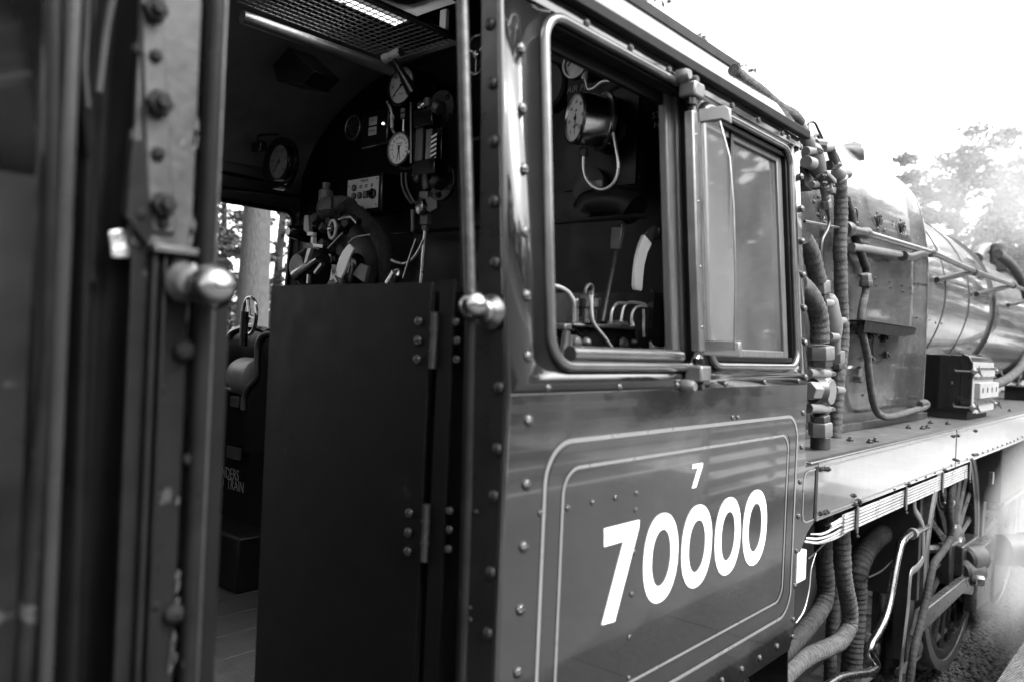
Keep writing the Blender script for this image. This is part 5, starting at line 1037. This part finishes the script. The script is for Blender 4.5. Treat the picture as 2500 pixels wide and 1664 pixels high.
for sgn, zz, rr_ in ((1, zB2, 1), (-1, zA, 1)):
    o_ = UP(xd - .008, zz + sgn * .02, .038)
    hgp = MB().lathe(o_ - Vector((0, 0, .02 if sgn < 0 else 0)), (0, 0, 1), [(0, .018), (.02, .018)], 16).build('hinge_pin', black, db)
    MB().box(o_ + Vector((-.03, -.028, sgn * .022 if sgn > 0 else -.07)), o_ + Vector((.035, .03, sgn * .022 + .045 if sgn > 0 else -.022))).build('hinge_bracket', bracket_m, db, bevel=.006)
    MB().lathe(o_ + Vector((-.035, 0, sgn * .085)), (0, -1, 0), [(-.03, .02), (.0, .02), (.012, .014)], 16).build('hinge_bolt', bracket_m, db); MB().lathe(o_ + Vector((.02, 0, sgn * .085)), (0, -1, 0), [(-.03, .014), (.0, .014), (.01, .01)], 12).build('hinge_bolt', iron, db)
for zf_ in (.1, .35, .62, .9): rivet(db, UP(xd - .006, zA + h * zf_, .052), NU, .0045, steel)
# ================================================================== TENDER (out of focus, nearest the camera)
ten = thing('tender', 'dark worn tender front with bolted pillar and handrail, blurred at the left edge', 'tender', (-2.5, YC, RAIL))
def TY(x, y, Y=.0, reg='U'): return hit(reg, x, y, Y=Y)
XT = hit('W', 168, 800, Y=0).x; print('XT', XT)
zt1 = hit('W', 30, 385, Y=0).z
tp = [(0, 1.25), (0, zt1 - .02)] + [(.36 * (1 - math.cos(q)), zt1 - .02 + .36 * math.sin(q)) for q in [math.radians(v) for v in (8, 16, 24, 32, 40, 50)]]
b = MB(); x0, x1 = -5.0, XT - .05
P = [Vector((0, y, z)) for y, z in tp]
b.v = [Vector((x, p.y, p.z)) for x in (x0, x1) for p in P]; n = len(P); b.f = [(j, j + 1, n + j + 1, n + j) for j in range(n - 1)]
nf = [f for f in b.f]; fu = nf[1:]; b.f = nf[:1]; b.build('side_sheet', worn, ten, recalc=False, solid=-.006, sharp=70)
b.f = fu; b.build('curved_top_sheet', sheetp, ten, recalc=False, solid=-.006, sharp=70)
MB().box((x0, .01, 1.25), (XT - .1, YF, 1.35)).build('tank_floor', blackm, ten); MB().box((x0, .25, 1.35), (XT - .30, YF - .25, 3.95)).build('coal_bunker', blackm, ten)  # bunker raised out of view to keep sky light off the cab rear
MB().tube([TY(245, -40), TY(240, 800), TY(225, 1568), hit('V', 100, 1600, Y=.0)], .012, 10).build('corner_angle', worn, ten)
zz0, zz1 = 1.25, 3.6
for xa_, xb_, m_, yy in ((108, 135, worn, 0), (150, 172, worn, -.006)):
    a0 = hit('W', xa_, 300, Y=yy).x; a1 = hit('W', xb_, 300, Y=yy).x; MB().box((a0, yy, zz0), (a1, yy + .03, zz1)).build('corner_strip', m_, ten, bevel=.006)
MB().tube([(hit('W', 168, 300, Y=-.01).x, -.01, zz0), (hit('W', 168, 300, Y=-.01).x, -.01, zz1)], .0105, 12).build('corner_beading', flangep, ten)
# storm sheet hanging in the gap, in folds
xs0 = hit('W', 185, 600, Y=.10).x; xs1 = hit('W', 350, 600, Y=.10).x
b = MB(); NXc, NZc = 60, 70
for j in range(NZc):
    z = 1.2 + (3.75 - 1.2) * j / (NZc - 1)
    for i in range(NXc):
        f = i / (NXc - 1); x = xs0 - .02 + (xs1 - xs0 + .03) * f; up_ = max(0, (z - 2.5))
        y = .11 + .018 * math.sin(f * 14 + 1.6 * mnoise.noise(Vector((f * 3, z * .8, 0))) + z * .5) * (1 + .6 * up_) + .03 * mnoise.noise(Vector((f * 4, z * .7, 5))) - .05 * up_ * f
        b.v.append(Vector((x, y, z)))
b.f = [(j * NXc + i, j * NXc + i + 1, (j + 1) * NXc + i + 1, (j + 1) * NXc + i) for j in range(NZc - 1) for i in range(NXc - 1)]
sheet = b.build('storm_sheet', canvas, None, recalc=False, sharp=180); tag(sheet, 'dark canvas storm sheet hanging in folds between tender and cab', 'canvas sheet')
# long loose fold lit along its edge
MB().tube(smooth([TY(375, -30, .07), TY(385, 100, .07), TY(370, 300, .07), TY(385, 450, .07), TY(410, 620, .08), TY(425, 900, .10), TY(420, 1300, .1)], 6), .0045, 8, flat=2).build('sheet_hem', canvas, sheet)
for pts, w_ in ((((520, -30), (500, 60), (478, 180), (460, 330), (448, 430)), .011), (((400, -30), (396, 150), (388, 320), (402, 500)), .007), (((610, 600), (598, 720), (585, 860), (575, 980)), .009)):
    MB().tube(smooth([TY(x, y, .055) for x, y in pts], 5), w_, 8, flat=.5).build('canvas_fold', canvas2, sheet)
q = [TY(x, y, .06) for x, y in ((500, 1065), (640, 1040), (635, 1170), (600, 1190), (515, 1185))]
MB().prism(q, (0, .006, 0)).build('foil_patch', tape, sheet, bevel=.002)
# bolted pillar
YPp = .05
def TP(x, y, Y=YPp, reg='U'): return hit(reg, x, y, Y=Y)
a0 = TP(650, 600).x; a1 = TP(905, 600).x
pil = MB().box((a0 - .01, YPp, TP(700, 1140).z), (a1, YPp + .01, 3.6)).build('pillar_plate', pillarp, ten, bevel=.002)
stp = MB().prism([TP(650, -60, YPp - .008), TP(752, -60, YPp - .008), TP(765, 300, YPp - .008), TP(790, 800, YPp - .008), TP(815, 1075, YPp - .008), TP(700, 1070, YPp - .008), TP(680, 900, YPp - .008)], (0, .008, 0)).build('bolted_strip', pillarp, pil, bevel=.003)
for x, y, r_ in ((705, 50, .020), (725, 480, .021), (745, 945, .020), (718, 258, .010), (728, 708, .011), (752, 1025, .010), (632, 228, .009), (650, 985, .010)):
    rivet(pil, TP(x, y, YPp - .010), NL, r_, worn, 'hex' if r_ > .015 else 'dome')
MB().prism([TP(598, 640), TP(650, 640), TP(690, 1070), TP(665, 1140), TP(560, 1000), TP(575, 800)], (0, -.012, 0)).build('bent_flange', worn, pil, bevel=.003)
zl = TP(800, 1150).z
lp = MB().box((a0 - .005, YPp + .002, 1.2), (a1, YPp + .014, zl)).build('lower_plate', worn, ten, bevel=.002)
MB().box((TP(680, 1150).x, YPp - .022, zl - .008), (a1 + .002, YPp + .01, zl + .004)).build('plate_ledge', iron, ten, bevel=.002)
for xx, w_ in ((TP(695, 1400).x, .010), (TP(740, 1400).x, .006)): MB().box((xx - w_ / 2, YPp - .012, 1.2), (xx + w_ / 2, YPp + .004, zl - .01)).build('raised_rib', worn, lp, bevel=.003)
for reg, x, y, r_ in (('V', 845, 45, .018), ('V', 875, 545, .012), ('V', 800, 1255, .018), ('V', 745, 215, .006), ('V', 725, 715, .007), ('V', 710, 790, .007), ('V', 715, 1215, .007), ('U', 825, 1210, .018), ('U', 800, 1365, .008)):
    rivet(lp, hit(reg, x, y, Y=YPp - .002), NL, r_, worn, 'dome')
# rounded edge pillar (post) with its edge reflection added as a steel rod
def PX(x, y, Y=.045): return hit('W', x, y, Y=Y)
ed = [PX(512, -20), PX(513, 300), PX(520, 620), PX(535, 832), PX(537, 1000), PX(530, 1250), PX(512, 1700)]
MB().tube([Vector((PX(508, 500).x, .045, 1.1)), Vector((PX(508, 500).x, .045, 3.7))], .0145, 16).build('pillar_tube', worn, ten, sharp=60)
MB().tube([Vector((PX(527, 500).x, .047, 1.1)), Vector((PX(527, 500).x, .047, 3.7))], .0065, 12).build('pillar_highlight_rod', steel2, ten)
MB().box((PX(485, 500).x, .06, 1.1), (PX(496, 500).x, .07, 3.7)).build('pillar_gap', black, ten)
xo = PX(535, 800, .06).x
MB().box((xo - .02, .06, 1.1), (PX(556, 900, .06).x, .072, PX(556, 632, .06).z)).build('door_jamb', doorp, ten, bevel=.003)
for k in range(22):   # chipped edges
    z_ = 1.75 + random.random() * 1.35; q = Vector((a1 + random.uniform(-.006, .001), YPp - .0005, z_)); w_, h_ = random.uniform(.002, .006), random.uniform(.005, .022)
    MB().prism([q + Vector((-w_, 0, -h_)), q + Vector((w_ * .6, 0, -h_ * .5)), q + Vector((w_, 0, h_ * .4)), q + Vector((0, 0, h_)), q + Vector((-w_ * .7, 0, h_ * .2))], (0, -.0015, 0)).build('paint_chip', iron, lp)
# ball knob of the tender handrail
kc = hit('W', 520, 700, Y=-.01); kn2 = MB().lathe(kc - Vector((.0, .0, .0)), (0, -1, 0), [(-.037, .004), (-.034, .015), (-.026, .026), (-.012, .035), (.0, .037), (.012, .035), (.026, .026), (.034, .015), (.037, .003)], 28).build('handrail_ball', steel, ten)
MB().tube([kc + Vector((-.015, .02, .004)), TP(890, 1255, .02), TP(850, 1290, .03)], [.015, .016, .02], 14).build('ball_arm', steel2, ten)
MB().lathe(TP(830, 1300, .045), (0, -1, 0), [(0, .03), (.015, .032), (.03, .02)], 18).build('ball_boss', iron, ten)
# ================================================================== SETTING
gnd = MB().add([(-60, -250, .0), (800, -250, .0), (800, 450, .0), (-60, 450, .0)], [(0, 1, 2, 3)]).build('ground', soilm, None, recalc=False); gnd['kind'] = 'structure'
YPE = -.50
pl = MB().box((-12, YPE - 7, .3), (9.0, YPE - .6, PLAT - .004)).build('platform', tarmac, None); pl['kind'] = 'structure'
MB().box((9.0, YPE - 7, .3), (60, YPE - .6, PLAT - .004)).build('reflection_paving', paving, pl)  # unseen surface added in a pale tone to brighten the valance by reflection
for i in range(50):
    x = -4 + i * .9; MB().box((x + .004, YPE - .6, PLAT - .09), (x + .896, YPE + .0, PLAT + random.uniform(-.002, .002))).build('coping_slab', concrete, pl, bevel=.006)
MB().box((-12, YPE - .6, .3), (60, YPE - .06, PLAT - .095)).build('platform_wall', stonem, pl)
bar = thing('reflection_barrier', 'unseen white five-rail barrier added to give the cab side its banded reflection', 'barrier', (8, -2.2, PLAT))  # added off frame so that its rails reflect in the cab side
for k in range(5): MB().box((6.7, -2.23, PLAT + .12 + .145 * k), (9.9, -2.19, PLAT + .20 + .145 * k)).build('rail', fencem, bar, bevel=.004)
for x in (6.75, 8.3, 9.8): MB().box((x, -2.29, PLAT), (x + .09, -2.235, PLAT + .88)).build('post', fencem, bar, bevel=.004)
for k, (yy, wd) in enumerate(((-3.9, .10), (-4.4, .12), (-4.9, .10), (-5.4, .14), (-5.9, .10))): MB().box((-6, yy - wd, PLAT - .003), (30, yy, PLAT + .002)).build('reflection_strip', white if k % 2 == 0 else concrete, pl)  # unseen strips added for the cab side to reflect as bands
fence = thing('station_fence', 'white post and rail fence along the back of the platform', 'fence', (5, -6.2, PLAT))
for k in range(4): MB().box((-8, -6.23, PLAT + .2 + .30 * k), (11.9, -6.19, PLAT + .32 + .30 * k)).build('rail', fencem, fence)
for i in range(10): MB().box((-8 + 2 * i, -6.32, PLAT), (-7.88 + 2 * i, -6.235, PLAT + 1.3)).build('post', fencem, fence)
# track under the engine
track = MB()
for y in (.62, .62 + 1.435 + .07): track.prism([(-20, y, RAIL), (-20, y + .07, RAIL), (-20, y + .06, RAIL - .04), (-20, y + .045, RAIL - .05), (-20, y + .045, RAIL - .12), (-20, y + .10, RAIL - .15), (-20, y - .03, RAIL - .15), (-20, y + .025, RAIL - .12), (-20, y + .025, RAIL - .05), (-20, y + .01, RAIL - .04)], (80, 0, 0))
tr = track.build('rails', railm, None); tr['kind'] = 'structure'
for i in range(45): MB().box((4 + i * .65, .1, RAIL - .28), (4.25 + i * .65, 2.7, RAIL - .15)).build('sleeper', sleeperm, tr)
def scatter(name, m, n, area, size, z, kind='stuff', seed=1):
    rng = np.random.default_rng(seed); base = np.array([(1, 0, 0), (-1, 0, 0), (0, 1, 0), (0, -1, 0), (0, 0, 1), (0, 0, -1)], float)
    F = np.array([(0, 2, 4), (2, 1, 4), (1, 3, 4), (3, 0, 4), (2, 0, 5), (1, 2, 5), (3, 1, 5), (0, 3, 5)])
    X = rng.uniform(area[0], area[1], n); Y = rng.uniform(area[2], area[3], n); S = rng.uniform(.5, 1.2, n) * size
    V = base[None] * rng.uniform(.55, 1.1, (n, 6, 1)); A = rng.uniform(0, 6.28, (n, 2)); ca, sa2 = np.cos(A[:, 0]), np.sin(A[:, 0]); cb, sb2 = np.cos(A[:, 1]), np.sin(A[:, 1])
    x, y, zc = V[..., 0].copy(), V[..., 1].copy(), V[..., 2].copy(); x2 = x * ca[:, None] - y * sa2[:, None]; y2 = x * sa2[:, None] + y * ca[:, None]; y3 = y2 * cb[:, None] - zc * sb2[:, None]; z3 = y2 * sb2[:, None] + zc * cb[:, None]
    V = np.stack([x2, y3, z3 * .8], -1) * S[:, None, None] + np.stack([X, Y, np.full(n, z) + rng.uniform(-.01, .03, n)], -1)[:, None]
    return npmesh(name, V.reshape(-1, 3), (F[None] + (np.arange(n) * 6)[:, None, None]).reshape(-1, 3), m)
def npmesh(name, V, F, m, parent=None, wl=None):
    wl = Vector(wl) if wl is not None else Vector(V.mean(0)); V = V - np.array(wl)
    me = bpy.data.meshes.new(name); k = F.shape[1]; me.vertices.add(len(V)); me.vertices.foreach_set('co', V.astype(np.float32).ravel())
    me.loops.add(F.size); me.loops.foreach_set('vertex_index', F.astype(np.int32).ravel()); me.polygons.add(len(F)); me.polygons.foreach_set('loop_start', np.arange(0, F.size, k, dtype=np.int32))
    me.update(calc_edges=True); me.materials.append(m); o = bpy.data.objects.new(name, me); _link(o, parent, wl); return o
bal = scatter('ballast', stonem, 26000, (4.5, 13, -.45, .7), .032, RAIL - .14); bal['kind'] = 'stuff'
bs = MB().add([(3, -.5, RAIL - .17), (40, -.5, RAIL - .17), (40, 3.4, RAIL - .17), (3, 3.4, RAIL - .17)], [(0, 1, 2, 3)]).build('track_bed', stonem, None, recalc=False); bs['kind'] = 'structure'
# ------------------------------------------------------------------ trees
def tree(kind, label, x, y, h, cr, leafm, seed, trunk_r=.22, base=.25, nleaf=9000, ls=.16, conifer=False, group=None, z0=0.0):
    rng = np.random.default_rng(seed); t = thing('conifer_tree' if conifer else 'broadleaf_tree', label, 'tree', (x, y, z0), group)
    b = MB(); pts = [Vector((x + .15 * math.sin(seed + k) * k / 6, y + .15 * math.cos(seed * 2 + k) * k / 6, z0 + h * .92 * k / 6)) for k in range(7)]
    b.tube(pts, [trunk_r * (1 - .88 * k / 6) * (1.25 if k == 0 else 1) for k in range(7)], 12); tips = []
    nb_ = 34 if conifer else 22
    for i in range(nb_):
        f = base + (1 - base) * (i + .5) / nb_; zb = z0 + h * .92 * f; a = i * 2.4 + rng.uniform(-.3, .3)
        L_ = cr * ((1.05 - f) * 1.25 if conifer else (.55 + .75 * math.sin(math.pi * min(1, (f - base) / (1 - base) * .9 + .1)))) * rng.uniform(.75, 1.1)
        rise = -.12 if conifer else .45; s0 = Vector((x, y, zb)); e0 = s0 + Vector((math.cos(a) * L_, math.sin(a) * L_, L_ * rise)); b.tube([s0, s0.lerp(e0, .5) + Vector((0, 0, .08 * L_)), e0], [trunk_r * .3 * (1.1 - f), trunk_r * .17 * (1.1 - f), .008], 6)
        tips.append((s0, e0, L_))
    b.build('trunk', barkm, t)
    cl = []
    for s0, e0, L_ in tips:
        m_ = max(2, int(4 + L_ * 2.2))
        for k in range(m_):
            u = rng.uniform(.25, 1.05); p = s0.lerp(e0, u); sp = L_ * .22; cl.append((np.array(p) + rng.normal(0, sp, 3) * (1, 1, .55 if conifer else .8), rng.uniform(.25, .6) * (.35 + cr * .16)))
    per = max(6, nleaf // len(cl)); C = np.repeat(np.array([c_[0] for c_ in cl]), per, 0); S = np.repeat(np.array([c_[1] for c_ in cl]), per); N_ = len(C)
    D = rng.normal(0, 1, (N_, 3)); D /= np.linalg.norm(D, axis=1)[:, None]; D *= (rng.uniform(0, 1, N_) ** .5)[:, None]; C = C + D * S[:, None] * (1.25, 1.25, .6)
    A = rng.normal(0, 1, (N_, 3)); A[:, 2] *= .5; A /= np.linalg.norm(A, axis=1)[:, None]; B_ = np.cross(A, rng.normal(0, 1, (N_, 3))); B_ /= np.linalg.norm(B_, axis=1)[:, None]; sz = rng.uniform(.5, 1.2, N_)[:, None] * ls
    V = np.stack([C - A * sz, C + B_ * sz * .45, C + A * sz, C - B_ * sz * .45], 1).reshape(-1, 3)
    npmesh('crown', V, np.arange(N_ * 4).reshape(-1, 4), leafm, t); return t
g1 = 'trees beyond the engine'
tree('a', 'tall hazy tree behind the steam, left one above the boiler', 22.0, 3.4, 7.9, 2.4, leaf1, 1, nleaf=34000, ls=.085, group=g1)
tree('a', 'dark broad tree at the right edge above the boiler', 23.5, .6, 7.9, 2.7, leaf1, 2, nleaf=40000, ls=.085, group=g1)
tree('a', 'low tree directly above the clack valve, dimmed by steam', 27.0, 2.0, 6.6, 3.0, leaf2, 3, nleaf=30000, ls=.09, group=g1)
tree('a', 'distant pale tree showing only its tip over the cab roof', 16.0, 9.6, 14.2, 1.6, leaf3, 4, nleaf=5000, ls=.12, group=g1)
tree('a', 'thick straight pine trunk filling the middle of the far cab window', 8.1, 12.3, 16, 3.0, leaf1, 5, trunk_r=.36, base=.5, nleaf=9000, ls=.16, conifer=True)
for k, (x, y, h, r_, cf) in enumerate(((5.2, 13, 7, 1.7, False), (7.2, 19, 11, 2.0, True), (13.5, 20, 11, 2.2, False), (4.6, 18, 12, 2.2, True), (9.0, 24, 7, 2.4, False), (15, 26, 12, 3.0, True), (7.4, 25, 5.5, 2.4, False))):
    tree('b', ['leafy tree left of the pine trunk in the far cab window', 'slim conifer behind the pine trunk beyond the cab', 'pale leafy tree right of the pine trunk beyond the cab', 'conifer at the left edge of the far cab window', 'low leafy tree below the far cab window top, furthest back', 'tall conifer far behind the boiler backplate', 'low bush-like tree behind the reverser wheel in the far window'][k], x, y, h, r_, leaf2 if not cf else leaf1, 20 + k, nleaf=5000, ls=.16, conifer=cf, base=.15)
# line of trees behind the photographer, seen only in reflections
for k in range(13):
    x = -22 + k * 3.0; tree('c', ['first', 'second', 'third', 'fourth', 'fifth', 'sixth', 'seventh', 'eighth', 'ninth', 'tenth', 'eleventh', 'twelfth', 'last'][k] + (' conifer' if k % 2 else ' leafy tree') + ' counted from the tender end in the row behind the platform fence', x, -12 - (k % 3) * 2.2 + (5 if k < 3 else 0), 7.0 + (k * 37 % 4), 3.0, leaf1 if k % 2 else leaf2, 40 + k, nleaf=3600, ls=.34, conifer=bool(k % 2), base=.08, group='trees behind the platform', z0=0)
for k in range(9):
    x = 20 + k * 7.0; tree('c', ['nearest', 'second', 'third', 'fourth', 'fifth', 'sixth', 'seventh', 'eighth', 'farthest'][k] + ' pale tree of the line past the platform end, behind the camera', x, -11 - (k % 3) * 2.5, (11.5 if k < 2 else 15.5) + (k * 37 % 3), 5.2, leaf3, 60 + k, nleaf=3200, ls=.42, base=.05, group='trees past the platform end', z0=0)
# ------------------------------------------------------------------ steam
def steam(name, label, c, r, dens, nscale, seed, thr=.5):
    m = bpy.data.materials.new(name); m.use_nodes = True; n = m.node_tree; N = n.nodes; L = n.links; N.clear()
    o = N.new('ShaderNodeOutputMaterial'); v = N.new('ShaderNodeVolumePrincipled'); v.inputs['Color'].default_value = (.98, .98, .98, 1); v.inputs['Anisotropy'].default_value = .2
    tc = N.new('ShaderNodeTexCoord'); nz = N.new('ShaderNodeTexNoise'); nz.inputs['Scale'].default_value = nscale; nz.inputs['Detail'].default_value = 5; nz.inputs['Distortion'].default_value = .7
    mp = N.new('ShaderNodeMapping'); mp.inputs['Location'].default_value = (seed * 1.7, seed, 0); L.new(tc.outputs['Object'], mp.inputs[0]); L.new(mp.outputs[0], nz.inputs[0])
    ln = N.new('ShaderNodeVectorMath'); ln.operation = 'LENGTH'; L.new(tc.outputs['Object'], ln.inputs[0])
    e = N.new('ShaderNodeMapRange'); e.inputs['From Min'].default_value = 1.0; e.inputs['From Max'].default_value = .25; e.inputs['To Min'].default_value = 0; e.inputs['To Max'].default_value = 1; L.new(ln.outputs['Value'], e.inputs[0])
    s_ = N.new('ShaderNodeMapRange'); s_.inputs['From Min'].default_value = thr - .14; s_.inputs['From Max'].default_value = thr + .16; L.new(nz.outputs[0], s_.inputs[0])
    mu = N.new('ShaderNodeMath'); mu.operation = 'MULTIPLY'; L.new(e.outputs[0], mu.inputs[0]); L.new(s_.outputs[0], mu.inputs[1])
    m2 = N.new('ShaderNodeMath'); m2.operation = 'MULTIPLY'; m2.inputs[1].default_value = dens; L.new(mu.outputs[0], m2.inputs[0]); L.new(m2.outputs[0], v.inputs['Density']); L.new(v.outputs[0], o.inputs['Volume'])
    b = MB().lathe((0, 0, -1), (0, 0, 1), [(1 - math.cos(math.pi * k / 12), max(.001, math.sin(math.pi * k / 12))) for k in range(13)], 24)
    ob = b.build(name, m, None); ob.location = c; ob.scale = r; ob['kind'] = 'stuff'; ob['label'] = label; ob['category'] = 'steam'
    return ob
steam('steam_cloud', 'white steam drifting across the trees above the boiler', (17.0, 1.5, 6.0), (3.6, 3.2, 3.2), .22, 1.5, 1, .52)
steam('low_steam', 'white steam blowing out low over the track beside the wheels', (8.3, -.26, 1.1), (1.9, .5, 1.15), 1.35, 1.5, 4, .41)
